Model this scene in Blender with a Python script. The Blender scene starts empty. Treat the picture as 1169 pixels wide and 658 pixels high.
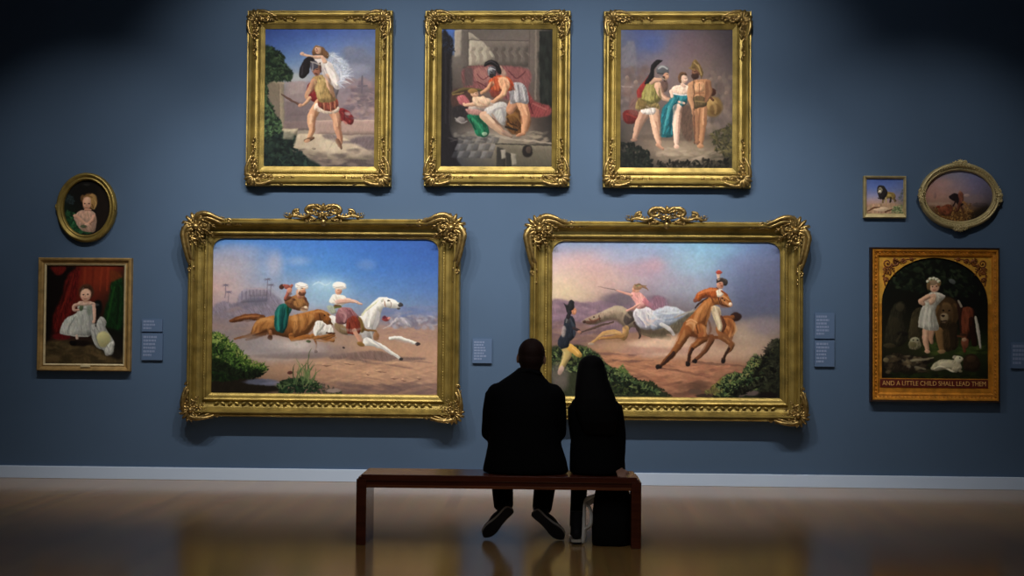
# A blue gallery wall hung with gilt-framed pictures, a couple on a bench seen from behind.
import bpy, bmesh, math, random
import numpy as np
from mathutils import Vector, Matrix
random.seed(4)
SC=bpy.context.scene; COL=SC.collection
SC.view_settings.view_transform='Standard'; SC.view_settings.look='None'; SC.view_settings.exposure=0; SC.view_settings.gamma=1
def s2l(c):
    c=np.asarray(c,float)/255.0
    return np.where(c<=0.04045,c/12.92,((c+0.055)/1.055)**2.4)
def boxblur(a,r):
    r=int(round(r))
    if r<1: return a
    for ax in (0,1):
        for _ in range(2):
            p=np.pad(a,[(r+1,r) if i==ax else (0,0) for i in range(2)],mode='edge')
            c=np.cumsum(p,axis=ax); n=2*r+1
            a=(c[n:]-c[:-n])/n if ax==0 else (c[:,n:]-c[:,:-n])/n
    return a
def smoothpts(pts,k=6,closed=True):
    P=np.asarray(pts,float); n=len(P); out=[]
    rng=range(n) if closed else range(n-1)
    for i in rng:
        if closed: p0,p1,p2,p3=P[i-1],P[i],P[(i+1)%n],P[(i+2)%n]
        else: p0,p1,p2,p3=P[max(i-1,0)],P[i],P[i+1],P[min(i+2,n-1)]
        for t in np.linspace(0,1,k,endpoint=False):
            out.append(0.5*((2*p1)+(-p0+p2)*t+(2*p0-5*p1+4*p2-p3)*t*t+(-p0+3*p1-3*p2+p3)*t**3))
    if not closed: out.append(P[-1])
    return np.array(out)
class Paint:
    """paints a picture stroke by stroke into an array that becomes the canvas mesh's colours"""
    def __init__(s,x0,y0,x1,y1,vpp,seed=1,ss=2):
        s.ss=ss; s.k=vpp*ss; s.x0,s.y0=x0,y0
        s.nw=int(round((x1-x0)*vpp)); s.nh=int(round((y1-y0)*vpp))
        s.W,s.H=s.nw*ss,s.nh*ss
        s.img=np.zeros((s.H,s.W,3)); s.rng=np.random.default_rng(seed); s.use(0,0,1)
    def use(s,cx,cy,sc): s.cx,s.cy,s.sc=cx,cy,sc
    def T(s,p):
        p=np.asarray(p,float); q=np.empty_like(p)
        q[...,0]=(p[...,0]/s.sc+s.cx-s.x0)*s.k; q[...,1]=(p[...,1]/s.sc+s.cy-s.y0)*s.k
        return q
    def L(s,v): return v/s.sc*s.k
    def grid(s,xs,ys,cols):
        X=s.T([(x,0) for x in xs])[:,0]; Y=s.T([(0,y) for y in ys])[:,1]
        C=np.asarray(cols,float)
        px=np.arange(s.W)+.5; py=np.arange(s.H)+.5
        tmp=np.stack([[np.interp(px,X,C[j,:,c]) for c in range(3)] for j in range(len(ys))])
        for c in range(3):
            A=np.stack([np.interp(py,Y,tmp[:,c,i]) for i in range(0,s.W,4)],1)
            A=np.repeat(A,4,axis=1)[:,:s.W]
            s.img[:,:,c]=boxblur(A,s.k*2.2)
    def comp(s,m,x,y,col,a):
        h,w=m.shape; reg=s.img[y:y+h,x:x+w]
        reg+= (np.asarray(col,float)-reg)*(m*a)[...,None]
    def poly(s,pts,col,soft=1.0,a=1.0,sm=True,vary=0.10,col2=None):
        q=s.T(pts); q=smoothpts(q) if sm else q
        r=max(1,int(round(soft*s.ss*.6))); m=r*3+2
        xa=max(0,int(q[:,0].min())-m); xb=min(s.W,int(q[:,0].max())+m)
        ya=max(0,int(q[:,1].min())-m); yb=min(s.H,int(q[:,1].max())+m)
        if xb<=xa or yb<=ya: return
        ins=np.zeros((yb-ya,xb-xa)); gx=np.arange(xa,xb)+.5
        n=len(q); A=q; B=np.roll(q,-1,0)
        for j in range(yb-ya):
            yy=ya+j+.5
            c=(A[:,1]>yy)!=(B[:,1]>yy)
            if not c.any(): continue
            a_,b_=A[c],B[c]
            xx=np.sort(a_[:,0]+(yy-a_[:,1])*(b_[:,0]-a_[:,0])/(b_[:,1]-a_[:,1]))
            ins[j]=(np.searchsorted(xx,gx)%2)
        mk=boxblur(ins,r)
        colr=np.asarray(col,float)
        if col2 is not None:
            t=np.clip((np.arange(ya,yb)+.5-q[:,1].min())/(np.ptp(q[:,1])+1e-6),0,1)[:,None,None]
            colr=colr*(1-t)+np.asarray(col2,float)*t
        if vary:
            nz=s.streaks(mk.shape)
            nz/= (nz.std()+1e-9)
            colr=colr*(1+(.7 if sm else .2)*vary*nz[...,None])
        if soft<2.6: colr=colr*s.round(mk,.2)[...,None]
        s.comp(mk,xa,ya,colr,a)
    def streaks(s,sh):
        # folds and muscle: noise drawn out along a slanting direction
        a=s.rng.normal(size=sh); r=max(1,int(s.k*.42)); a=boxblur(a,r); o=a*0; n=int(s.k*2.2)
        sl=s.rng.uniform(-.6,.6)
        for i in range(-n,n+1,max(1,r//2)): o+=np.roll(np.roll(a,i,0),int(i*sl),1)
        return o
    def round(s,mk,amp):
        # brushed light and dark sides, lit from the upper left
        r=max(2,min(mk.shape)*.10); g=boxblur(mk,r); gy,gx=np.gradient(g)
        q=(gx*.6+gy*.8)*2.6*r; return 1+amp*np.clip(q,-1,1)*np.where(q<0,1.9,.7)
    def blob(s,x,y,rx,ry,col,rot=0,soft=.35,a=1.0,vary=0.06):
        c=s.T((x,y)); rx,ry=s.L(rx),s.L(ry); R=max(rx,ry)*(1+soft)+2
        xa=max(0,int(c[0]-R)); xb=min(s.W,int(c[0]+R)+1); ya=max(0,int(c[1]-R)); yb=min(s.H,int(c[1]+R)+1)
        if xb<=xa or yb<=ya: return
        X,Y=np.meshgrid(np.arange(xa,xb)+.5-c[0],np.arange(ya,yb)+.5-c[1])
        t=math.radians(rot); u=(X*math.cos(t)+Y*math.sin(t))/rx; v=(-X*math.sin(t)+Y*math.cos(t))/ry
        d=np.sqrt(u*u+v*v); mk=np.clip((1+soft*.5-d)/max(soft,.02),0,1); mk=mk*mk*(3-2*mk)
        if soft<.5 and min(rx,ry)>2: col=np.asarray(col,float)*(1+.2*np.clip(-(u*.55+v*.75),-1,1))[...,None]
        s.comp(mk,xa,ya,col,a)
    def line(s,pts,w,col,a=1.0,sm=True,soft=1.2):
        q=s.T(pts); w=np.asarray(w if np.ndim(w) else [w]*len(q),float)
        w=s.L(w)/2
        if sm and len(q)>2:
            n=len(q); q2=smoothpts(q,6,False); w=np.interp(np.linspace(0,n-1,len(q2)),np.arange(n),w); q=q2
        R=w.max()+3
        xa=max(0,int(q[:,0].min()-R)); xb=min(s.W,int(q[:,0].max()+R)+1); ya=max(0,int(q[:,1].min()-R)); yb=min(s.H,int(q[:,1].max()+R)+1)
        if xb<=xa or yb<=ya: return
        X,Y=np.meshgrid(np.arange(xa,xb)+.5,np.arange(ya,yb)+.5); mk=np.zeros(X.shape)
        for i in range(len(q)-1):
            d=q[i+1]-q[i]; l=d@d+1e-9
            t=np.clip(((X-q[i,0])*d[0]+(Y-q[i,1])*d[1])/l,0,1)
            D=np.hypot(X-q[i,0]-t*d[0],Y-q[i,1]-t*d[1]); ww=w[i]+(w[i+1]-w[i])*t
            mk=np.maximum(mk,np.clip((ww-D)/(soft*s.ss*.5)+.5,0,1))
        if w.max()>s.k*1.2 and a>.95: col=np.asarray(col,float)*s.round(mk,.2)[...,None]
        s.comp(mk,xa,ya,col,a)
    def leaves(s,pts,cols,n,size,a=.9):
        P=np.asarray(pts,float); lo,hi=P.min(0),P.max(0); k=0; tr=0; n=int(n*2.4)
        while k<n and tr<n*30:
            tr+=1
            x,y=s.rng.uniform(lo,hi)
            A,B=P,np.roll(P,-1,0); c=(A[:,1]>y)!=(B[:,1]>y)
            if (A[c][:,0]+(y-A[c][:,1])*(B[c][:,0]-A[c][:,0])/(B[c][:,1]-A[c][:,1])>x).sum()%2==0: continue
            k+=1; cc=np.asarray(cols[int(s.rng.integers(len(cols)))],float)*s.rng.uniform(.8,1.2)
            z=size*s.rng.uniform(.4,.85); s.blob(x,y,z,z*.42,cc,rot=s.rng.uniform(0,180),soft=.8,a=a)
    def fronds(s,pts,cols,n,ln,w=3,ang=-90,spread=50,a=.9):
        # short curved blades rooted along a line of points
        Q=smoothpts(pts,8,False)
        for _ in range(n):
            i=s.rng.uniform(0,len(Q)-1.001); k=int(i); b=Q[k]+(Q[k+1]-Q[k])*(i-k)+s.rng.normal(size=2)*ln*.22
            t=math.radians(ang+s.rng.uniform(-spread,spread)); L=ln*s.rng.uniform(.45,1.15); d=np.array([math.cos(t),math.sin(t)])
            cc=np.asarray(cols[int(s.rng.integers(len(cols)))],float)*s.rng.uniform(.75,1.2)
            s.line([b,b+d*L*.55,b+d*L+np.array([s.rng.uniform(-.25,.25)*L,0.1*L])],[w,w*.9,w*.25],cc,a=a)
    def stipple(s,x0,y0,x1,y1,cols,n,rx,ry,a=.35,rot=0,rj=20):
        for _ in range(n):
            cc=cols[int(s.rng.integers(len(cols)))]
            s.blob(s.rng.uniform(x0,x1),s.rng.uniform(y0,y1),rx*s.rng.uniform(.5,1.5),ry*s.rng.uniform(.5,1.5),cc,rot=rot+s.rng.uniform(-rj,rj),soft=.9,a=a)
    def done(s,vig=0):
        def fld(r):
            f=boxblur(s.rng.normal(size=(s.H,s.W)),s.k*r); return f/f.std()
        # ragged brush edges, then broken tone and hue
        X,Y=np.meshgrid(np.arange(s.W),np.arange(s.H)); w=s.k*.13
        xi=np.clip(X+w*(fld(.8)+1.3*fld(2.2)),0,s.W-1).astype(int); yi=np.clip(Y+w*(fld(.8)+1.3*fld(2.2)),0,s.H-1).astype(int)
        s.img=s.img[yi,xi]
        s.img=s.img*.86+s.img.mean(2,keepdims=True)*.14
        n=fld(.35)+2.2*fld(.9)+1.5*fld(3)
        s.img=s.img*(1+.006*np.stack([fld(1.1),fld(1.1),fld(1.1)],-1))
        im=np.clip(s.img*(1+.006*n[...,None]),0,255)
        im=im.reshape(s.nh,s.ss,s.nw,s.ss,3).mean((1,3))
        im=np.stack([boxblur(im[...,c],1)*.2+im[...,c]*.8 for c in range(3)],-1)
        return im   # nh x nw x 3 display values

def horse_legs(P,legs,col):
    for pts,w in legs: P.line(pts,w,col)

def paint_desert_riders(vpp):
    P=Paint(241.5,271,500,451,vpp,3); P.use(200,225,2.482)
    P.grid([105,260,420,580,742],[115,200,260,310,345,375,430,490,556],[
     [(58,112,186),(56,112,196),(48,102,192),(40,86,172),(38,74,152)],
     [(118,142,180),(98,140,196),(70,128,202),(54,104,186),(48,88,166)],
     [(176,150,152),(150,152,174),(112,152,200),(80,124,186),(66,102,168)],
     [(158,134,142),(160,146,156),(140,156,186),(106,134,174),(92,114,156)],
     [(126,112,122),(136,126,138),(146,136,148),(118,118,142),(106,106,134)],
     [(140,116,112),(150,124,118),(156,128,116),(158,128,112),(148,118,106)],
     [(116,104,100),(150,134,130),(162,134,118),(178,138,112),(172,134,112)],
     [(96,78,66),(160,124,100),(184,140,112),(190,146,116),(176,136,112)],
     [(30,26,22),(96,76,66),(128,98,84),(142,108,94),(136,104,94)]])
    # clouds and haze
    for x,y,rx,ry,c,a in [(150,190,90,40,(198,160,152),.5),(180,150,70,18,(150,150,178),.35),(280,190,22,34,(190,172,182),.5),(345,180,30,12,(150,168,200),.4),
      (430,262,55,34,(150,192,220),.6),(420,250,30,14,(176,212,232),.5),(540,190,24,14,(110,140,190),.4),(390,280,60,30,(130,170,205),.5),(120,240,60,30,(190,152,146),.4)]:
        P.blob(x,y,rx,ry,c,soft=1.6,a=a)
    P.line([(388,250),(405,240),(425,248),(440,240)],[2,5,4,2],(196,222,236),a=.5)
    # ruins and palms
    P.use(240,310,4.636)
    P.poly([(15,190),(60,160),(130,170),(150,130),(180,110),(290,95),(340,125),(380,165),(380,235),(15,250)],(112,106,128),soft=4,a=.75)
    P.poly([(150,120),(185,88),(265,84),(300,100),(300,160),(150,170)],(126,120,142),soft=2,a=.8,sm=False)
    for x in range(165,300,22): P.line([(x,108),(x,150)],6,(92,88,112),a=.6)
    P.blob(250,160,60,24,(86,86,108),soft=.8,a=.6); P.blob(160,185,50,20,(98,94,114),soft=.8,a=.6)
    for (x,y,h) in [(300,40,80),(78,72,70),(318,70,60),(95,110,60)]:
        P.line([(x,y),(x-3,y+h)],4,(92,84,104),a=.75)
        for t in range(0,360,45): P.line([(x,y),(x+22*math.cos(math.radians(t)),y+9*math.sin(math.radians(t))+2)],[5,2],(94,88,110),a=.75)
    P.stipple(0,190,200,340,[(150,126,128),(120,108,116)],40,40,8,a=.3)
    # dust under the horses
    for x,y,rx,ry,c,a in [(330,420,200,56,(172,160,162),.8),(250,400,90,40,(128,122,132),.6),(480,405,120,44,(176,160,158),.75),(560,410,70,34,(150,130,126),.6),(160,390,90,40,(140,128,130),.6),(90,330,80,50,(130,120,124),.5),(340,380,60,28,(172,160,160),.5)]:
        P.blob(x,y,rx,ry,c,soft=1.2,a=a)
    P.blob(430,452,200,14,(108,92,92),soft=.9,a=.6)
    # chestnut horse
    P.poly([(98,265),(130,245),(195,228),(255,226),(290,242),(255,262),(195,258),(150,272),(110,274)],(96,52,26)); P.line([(130,256),(200,240),(260,240)],[3,8,4],(148,90,48),a=.7)
    P.line([(240,330),(190,345),(145,355)],[26,14,8],(110,80,62),a=.8)
    P.poly([(212,352),(222,305),(245,265),(295,242),(345,234),(430,234),(505,214),(560,206),(600,206),(630,224),(649,250),(650,280),(630,276),(600,258),(570,262),(545,285),(520,322),(490,348),(440,362),(400,350),(345,338),(300,318),(268,345),(235,356)],(168,106,50),col2=(84,46,20),vary=.05)
    P.line([(262,325),(215,346),(165,352),(130,362)],[34,22,13,10],(120,74,42),a=.9); P.line([(285,330),(240,352),(190,366)],[26,16,9],(96,58,34),a=.75); P.line([(604,262),(566,268),(540,300),(516,330)],[6,12,10,6],(92,50,22),a=.8); P.poly([(235,300),(260,268),(330,250),(335,290),(290,312),(250,340)],(186,122,58),soft=3,a=.55)
    P.poly([(430,260),(500,235),(545,235),(520,280),(490,320),(450,330)],(184,120,56),soft=3,a=.5)
    P.blob(330,320,60,16,(70,38,18),soft=.9,a=.8); P.blob(470,330,40,22,(92,50,22),soft=.9,a=.7); P.blob(300,258,46,14,(196,136,72),soft=.9,a=.6); P.blob(455,250,30,14,(200,140,76),soft=.9,a=.6); P.line([(448,262),(452,292),(440,326)],[3,7,3],(100,56,24),a=.7); P.line([(520,222),(516,268),(496,310)],[3,6,3],(110,62,28),a=.6); P.line([(250,280),(240,320)],[10,8],(110,62,28),a=.6)
    P.line([(225,345),(250,335),(300,318),(340,336)],[6,10,8,3],(72,38,18)); P.line([(560,215),(610,212),(640,236)],[4,6,4],(186,122,62),a=.8)
    P.line([(600,212),(625,230),(640,250)],[8,12,8],(92,48,22)); P.blob(622,228,5,4,(30,16,10))
    P.line([(430,340),(440,362),(520,345),(560,352),(600,350)],[28,24,22,16,12],(150,88,38)); P.line([(540,340),(590,352),(650,365)],[22,20,20],(156,98,46))
    P.line([(545,345),(560,380),(562,420)],[12,8,8],(120,74,36)); P.blob(562,424,7,9,(64,36,22)); P.blob(455,388,8,8,(110,92,84)); P.blob(520,372,14,8,(56,70,40))
    P.line([(318,318),(322,358)],[16,18],(150,96,62)); P.blob(318,352,14,12,(70,40,28))
    # riders on the chestnut
    P.poly([(345,205),(372,172),(405,172),(430,200),(415,235),(408,285),(388,325),(352,318),(338,272)],(20,96,90),col2=(8,66,66),vary=.1)
    P.line([(365,200),(358,260),(365,310)],[8,12,8],(24,124,112),a=.8); P.line([(395,195),(388,250),(380,305)],[5,9,6],(4,50,52),a=.9); P.line([(408,190),(410,230)],[14,10],(10,60,36))
    P.poly([(392,158),(425,136),(452,122),(488,124),(512,150),(520,184),(496,206),(452,204),(415,190)],(134,86,50),col2=(84,50,30),vary=.12)
    P.poly([(450,140),(480,135),(500,170),(470,200),(440,180)],(168,116,62),soft=2,a=.8); P.line([(395,150),(420,140),(445,150)],[14,16,10],(90,50,34)); P.line([(500,140),(515,180)],[12,8],(84,50,36))
    P.line([(398,140),(412,105),(430,72)],[20,18,12],(156,84,72)); P.blob(405,82,16,12,(140,70,62)); P.blob(376,82,13,14,(70,40,36)); P.blob(418,100,14,14,(186,124,104)); P.blob(388,74,8,6,(160,84,70))
    P.blob(474,114,22,26,(196,140,110)); P.blob(492,106,10,12,(176,112,84)); P.line([(486,122),(496,128)],6,(130,70,54)); P.blob(470,136,14,8,(150,96,72))
    P.blob(480,76,34,20,(226,222,214)); P.blob(502,84,14,10,(200,196,192)); P.line([(452,78),(480,70),(510,78)],4,(250,248,240)); P.line([(455,86),(480,84),(505,92)],3,(168,160,158))
    P.blob(495,200,22,14,(190,150,118),a=.8); P.blob(505,190,10,8,(222,200,170))
    # white hind quarter of the second horse
    P.poly([(545,300),(575,262),(606,262),(640,285),(655,330),(620,335),(590,330),(555,340)],(216,212,206)); P.line([(560,310),(590,300),(600,330)],6,(180,174,176),a=.8)
    P.line([(600,262),(625,275),(648,262)],[10,16,14],(110,66,34)); P.line([(590,345),(620,352),(655,340)],[12,14,14],(150,92,44))
    # bushes left
    P.poly([(0,345),(40,350),(90,385),(130,395),(160,430),(200,490),(260,510),(300,525),(240,560),(120,590),(0,600)],(40,60,22),soft=4)
    P.poly([(0,500),(120,560),(240,570),(330,600),(360,640),(0,650)],(24,20,14),soft=4)
    P.leaves([(5,470),(150,480),(260,520),(250,560),(120,580),(5,590)],[(14,30,12),(22,44,16),(10,20,10)],200,16)
    P.leaves([(2,345),(40,352),(95,390),(135,400),(165,440),(195,490),(150,520),(60,470),(2,440)],[(50,82,30),(84,110,46),(30,56,20),(20,38,16),(112,126,60),(26,48,20)],330,11)
    P.leaves([(80,430),(160,440),(220,500),(280,520),(200,530),(110,490)],[(60,100,30),(90,120,44),(30,54,20)],100,8); P.leaves([(0,345),(30,350),(60,375),(0,390)],[(130,150,70),(90,120,50)],40,12)
    P.blob(275,590,90,16,(84,90,116),soft=.6,a=.85); P.blob(330,600,60,10,(108,112,140),soft=.7,a=.6)
    P.leaves([(360,600),(400,575),(500,565),(560,600),(580,640),(370,645)],[(20,40,26),(34,62,36),(14,26,20)],150,13)
    for (x,y,x2,y2) in [(510,600,490,490),(515,600,525,500),(505,590,520,520),(490,600,470,540),(530,600,560,550),(430,600,415,560),(440,600,450,565)]: P.line([(x,y),((x+x2)/2+5,(y+y2)/2),(x2,y2)],[5,6,2],(60,86,48))
    P.blob(425,540,14,9,(80,44,40)); P.blob(300,525,12,7,(60,70,36))
    # right half
    P.use(360,310,4.634)
    P.stipple(400,215,640,295,[(150,150,168),(120,120,142),(96,96,122),(170,164,172),(130,112,120)],120,12,10,a=.55)
    P.poly([(380,300),(430,235),(450,232),(510,290),(480,285),(440,262)],(172,166,178),soft=2,a=.7); P.stipple(340,180,640,225,[(90,110,160),(104,116,158)],40,60,6,a=.4)
    P.stipple(330,300,640,360,[(166,128,112),(150,116,108),(178,140,118)],60,50,5,a=.4)
    P.poly([(100,440),(220,425),(330,418),(420,440),(470,450),(580,455),(560,466),(440,470),(330,492),(200,470),(80,462)],(104,84,84),soft=3,a=.75)
    P.line([(330,480),(430,498),(520,510)],[10,10,4],(108,86,82),a=.7); P.line([(460,470),(550,474),(620,480)],[8,8,2],(110,88,84),a=.6)
    P.stipple(0,470,640,600,[(196,150,118),(206,160,126),(150,112,94)],110,50,5,a=.35); P.stipple(0,590,640,650,[(112,88,86),(96,76,78)],50,60,8,a=.4)
    for x,y,l in [(350,530,60),(280,545,20),(420,565,40),(550,565,24),(60,500,50),(180,490,60),(470,575,30)]: P.line([(x-l/2,y-4),(x,y+2),(x+l/2,y)],[2,6,2],(104,72,62),a=.8); P.blob(x-l*.2,y-6,l*.3,5,(202,156,126),a=.6)
    P.leaves([(0,580),(30,590),(140,640),(150,655),(0,655)],[(34,46,30),(60,60,50),(90,76,70)],40,14); P.blob(100,632,40,12,(146,126,118),soft=.5); P.blob(35,610,20,8,(110,92,86))
    P.blob(60,420,130,30,(136,118,118),soft=1.2,a=.6)
    # grey horse
    Wc=(222,220,214)
    P.poly([(70,235),(130,238),(240,232),(272,188),(325,142),(360,132),(400,140),(438,158),(458,168),(452,184),(420,192),(390,190),(362,186),(345,215),(338,262),(322,300),(304,330),(300,352),(270,385),(250,350),(235,332),(180,338),(130,322),(98,285)],(232,230,224),col2=(178,172,174),vary=.04)
    P.line([(275,370),(300,376),(360,400),(420,440),(455,462)],[46,36,22,15,12],Wc); P.line([(395,352),(440,348),(500,366),(545,382)],[16,20,14,12],Wc); P.blob(541,382,13,9,(52,44,44)); P.blob(456,462,10,9,(50,46,48))
    P.line([(290,300),(300,340),(320,372),(400,430)],[14,10,8,5],(176,172,178),a=.7); P.line([(330,215),(325,260),(312,300)],[18,22,14],(186,184,188),a=.7)
    P.line([(300,200),(285,240),(280,290)],[8,14,10],(244,242,236),a=.9); P.line([(330,150),(275,195),(245,230)],[8,16,10],(206,208,176),a=.85); P.line([(320,160),(270,205)],[4,6],(180,180,150),a=.7)
    P.blob(448,172,14,12,(56,56,62)); P.blob(440,192,9,5,(70,66,70)); P.blob(384,152,7,5,(40,36,40)); P.line([(362,150),(372,185)],5,(132,80,52)); P.line([(395,188),(400,170),(392,150)],4,(128,110,104)); P.blob(352,148,6,12,(190,190,180),rot=20); P.line([(360,150),(440,165)],3,(246,246,240),a=.8)
    P.blob(372,250,20,12,(130,50,52)); P.blob(362,240,10,8,(90,40,60)); P.blob(388,246,8,7,(190,120,116)); P.line([(360,300),(400,275),(430,240)],4,(190,178,180),a=.8)
    P.line([(240,260),(262,305),(315,312),(330,340)],[8,14,9,14],(120,84,46)); P.blob(322,340,16,22,(140,94,62),a=.8)
    P.poly([(190,225),(235,240),(262,300),(240,320),(200,260)],(118,90,44),soft=2); P.poly([(98,280),(125,270),(170,300),(170,335),(120,318)],(120,94,60),soft=2,a=.85)
    # rider of the grey
    P.poly([(110,225),(130,190),(180,190),(215,220),(225,245),(180,262),(150,278),(110,270)],(150,98,104),col2=(118,72,80),vary=.1); P.line([(130,215),(160,230),(150,265)],8,(176,124,128),a=.7); P.line([(180,205),(200,235)],8,(112,64,72),a=.8)
    P.poly([(165,260),(200,232),(225,250),(240,290),(232,328),(190,332),(168,318)],(118,44,32),vary=.1); P.line([(180,270),(178,320)],6,(84,18,14)); P.line([(212,255),(222,310)],8,(140,46,30))
    P.line([(205,310),(225,345),(240,375)],[24,22,16],(196,140,116)); P.blob(240,384,22,11,(132,96,48),rot=20)
    P.poly([(72,160),(90,122),(120,118),(160,132),(165,160),(130,182),(100,172)],(226,220,210),vary=.05); P.line([(90,140),(110,165)],6,(190,180,176)); P.line([(115,158),(170,152),(210,158),(244,170)],[24,28,16,9],(214,168,150)); P.line([(120,150),(170,145),(215,162)],4,(236,200,184)); P.blob(115,182,20,10,(88,60,36))
    P.line([(100,190),(135,186)],10,(90,100,50)); P.poly([(60,185),(90,180),(110,215),(85,225)],(170,176,130),soft=2,a=.6)
    P.blob(120,100,18,20,(204,150,124)); P.blob(130,104,8,9,(180,122,96)); P.blob(124,72,34,20,(232,228,220)); P.blob(142,82,18,10,(206,200,196)); P.line([(96,76),(124,62),(152,74)],4,(250,248,240)); P.line([(100,86),(130,80),(150,90)],3,(176,168,164))
    # chestnut's muzzle and the legs in front of the grey
    P.poly([(0,205),(35,205),(65,225),(85,262),(70,280),(40,262),(0,258)],(130,74,32)); P.line([(0,212),(40,214),(70,240)],[8,8,5],(172,106,52),a=.8); P.line([(20,225),(30,260)],5,(70,36,20)); P.blob(48,230,5,4,(28,16,12)); P.blob(76,266,8,9,(80,48,30))
    P.poly([(0,268),(28,262),(48,282),(25,315),(0,345)],(214,210,204)); P.line([(0,352),(45,345),(100,330)],[18,18,12],(140,88,44)); P.line([(60,325),(100,328)],9,(70,42,30)); P.line([(0,365),(60,370),(110,350)],8,(158,112,76),a=.8); P.blob(150,404,8,6,(64,52,52)); P.blob(5,425,10,8,(66,50,46))
    P.use(240,270,3.6145)
    for x,y,rx,ry,c,a in [(330,462,74,26,(182,170,170),.6),(415,462,60,22,(178,164,164),.55),(235,448,60,24,(150,142,146),.55),(285,480,80,18,(138,128,132),.6),(400,490,100,12,(120,108,110),.6),(180,430,50,22,(136,128,134),.5),(360,445,40,16,(196,184,182),.5)]: P.blob(x,y,rx,ry,c,soft=1,a=a)
    P.poly([(150,216),(205,210),(232,222),(232,246),(150,250)],(140,130,146),soft=2,a=.55,sm=False)
    for x in (160,175,190,205,220): P.line([(x,222),(x,246)],5,(96,92,112),a=.6)
    P.line([(150,214),(232,219)],3,(170,150,156),a=.6)
    H=(206,146,82); D=(92,52,24)
    for q,w,c,a in [([(250,345),(215,345),(190,365),(176,400)],[3,8,8,3],H,.75),([(232,352),(210,372),(204,405)],[2,5,3],D,.8),([(255,352),(240,380),(244,402)],[3,7,3],(184,120,62),.8),([(190,410),(230,404),(262,408)],[4,7,3],D,.8),
       ([(345,322),(352,360),(346,400)],[4,9,4],H,.7),([(372,318),(380,352),(370,396)],[3,8,3],(196,132,70),.75),([(360,322),(366,362),(358,400)],[2,4,3],D,.8),([(392,322),(398,352),(388,380)],[2,5,2],D,.75),([(405,322),(420,332),(408,362)],[3,9,4],H,.65),
       ([(330,410),(370,404),(410,386)],[4,9,4],D,.8),([(425,318),(455,308),(485,318)],[3,6,3],H,.75),([(430,345),(452,330),(474,334)],[3,7,3],D,.75),([(335,428),(380,424),(440,420)],[5,6,3],(192,128,66),.7),([(120,340),(160,332),(205,330)],[3,6,3],(176,112,60),.7),([(95,352),(150,350),(200,344)],[3,5,2],(64,34,18),.7)]: P.line(q,[v*1.6 for v in w],c,a=a*.6,soft=7)
    for q,w,c,a in [([(285,290),(276,340),(282,392)],[3,7,4],(40,132,120),.8),([(300,285),(296,345),(292,398)],[3,6,4],(4,44,46),.9),([(315,292),(308,345),(304,380)],[2,6,3],(26,112,104),.8),([(270,330),(268,370)],[3,5],(4,52,52),.8)]: P.line(q,[v*1.6 for v in w],c,a=a*.6,soft=7)
    for q,w,c,a in [([(330,262),(348,250),(368,270)],[3,8,4],(176,120,66),.8),([(318,275),(340,285),(360,300)],[3,6,3],(70,40,26),.85),([(380,262),(396,276),(404,296)],[3,6,3],(160,104,58),.8),([(345,300),(372,296),(398,302)],[3,5,3],(64,36,24),.8),([(352,262),(362,286)],[4,3],(96,56,32),.8),([(318,250),(330,236)],[5,7],(88,48,36),.9)]: P.line(q,[v*1.6 for v in w],c,a=a*.6,soft=7)
    P.poly([(362,226),(378,232),(392,228),(390,240),(376,246),(364,240)],(96,58,42),soft=1.2); P.blob(383,216,7,6,(214,160,128)); P.line([(372,214),(380,213)],2.4,(70,40,32)); P.line([(350,196),(362,212),(362,230)],[5,6,4],(214,208,200),a=.8); P.line([(354,200),(374,206),(398,202)],[2,3,2],(150,140,140),a=.8)
    for q,w,c,a in [([(515,238),(522,262),(516,276)],[3,5,3],(176,166,166),.8),([(530,262),(565,262),(600,268)],[3,4,2],(176,126,112),.7),([(505,245),(500,270)],[5,5],(240,236,228),.9),([(535,300),(556,318),(548,350)],[3,7,3],(186,136,142),.8),([(560,296),(580,318),(572,352)],[3,6,3],(100,58,68),.8),([(520,318),(530,345)],[4,4],(104,60,70),.8),([(575,350),(590,380),(584,400)],[3,7,3],(150,62,44),.8),([(600,352),(606,385)],[4,5],(76,22,16),.8)]: P.line(q,[v*1.6 for v in w],c,a=a*.6,soft=7)
    P.blob(527,220,8,7,(222,170,144)); P.line([(524,219),(531,218)],2.2,(80,46,36)); P.line([(505,205),(527,208),(548,204)],[2,3,2],(160,150,148),a=.8)
    G=(164,162,170)
    for q,w,c,a in [([(655,300),(648,340),(640,372)],[6,12,6],G,.6),([(690,290),(688,330),(678,366)],[4,9,5],(150,146,154),.7),([(640,400),(650,430),(690,455)],[4,7,4],G,.8),([(700,458),(735,478),(780,498)],[2,4,2],(150,146,150),.8),([(765,426),(810,434),(850,444)],[2,4,2],G,.7),([(700,270),(716,282),(730,290)],[3,5,2],(176,172,176),.8),([(620,380),(580,388),(540,378)],[4,8,4],(150,142,140),.7),([(665,278),(690,256),(716,250)],[3,6,3],(250,248,242),.8)]: P.line(q,[v*1.6 for v in w],c,a=a*.6,soft=7)
    P.fronds([(0,420),(50,428),(95,470),(130,505),(170,538),(225,552)],[(70,104,38),(104,128,54),(44,76,28),(130,140,70),(28,50,20)],420,24,5,-70,70)
    P.fronds([(0,470),(50,490),(100,530),(150,560),(210,565)],[(36,62,24),(24,44,18),(66,98,38),(14,26,12)],360,24,6,-75,70)
    P.fronds([(0,540),(60,560),(140,580),(200,575)],[(14,24,12),(22,36,18),(10,14,9)],300,24,7,-75,80)
    P.fronds([(290,628),(330,610),(400,605),(450,628)],[(28,50,30),(50,76,44),(16,28,18),(76,98,60)],220,20,5,-85,75); P.fronds([(375,600),(410,600)],[(92,112,66),(70,92,54)],26,80,4,-85,26)
    return P.done()

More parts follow.
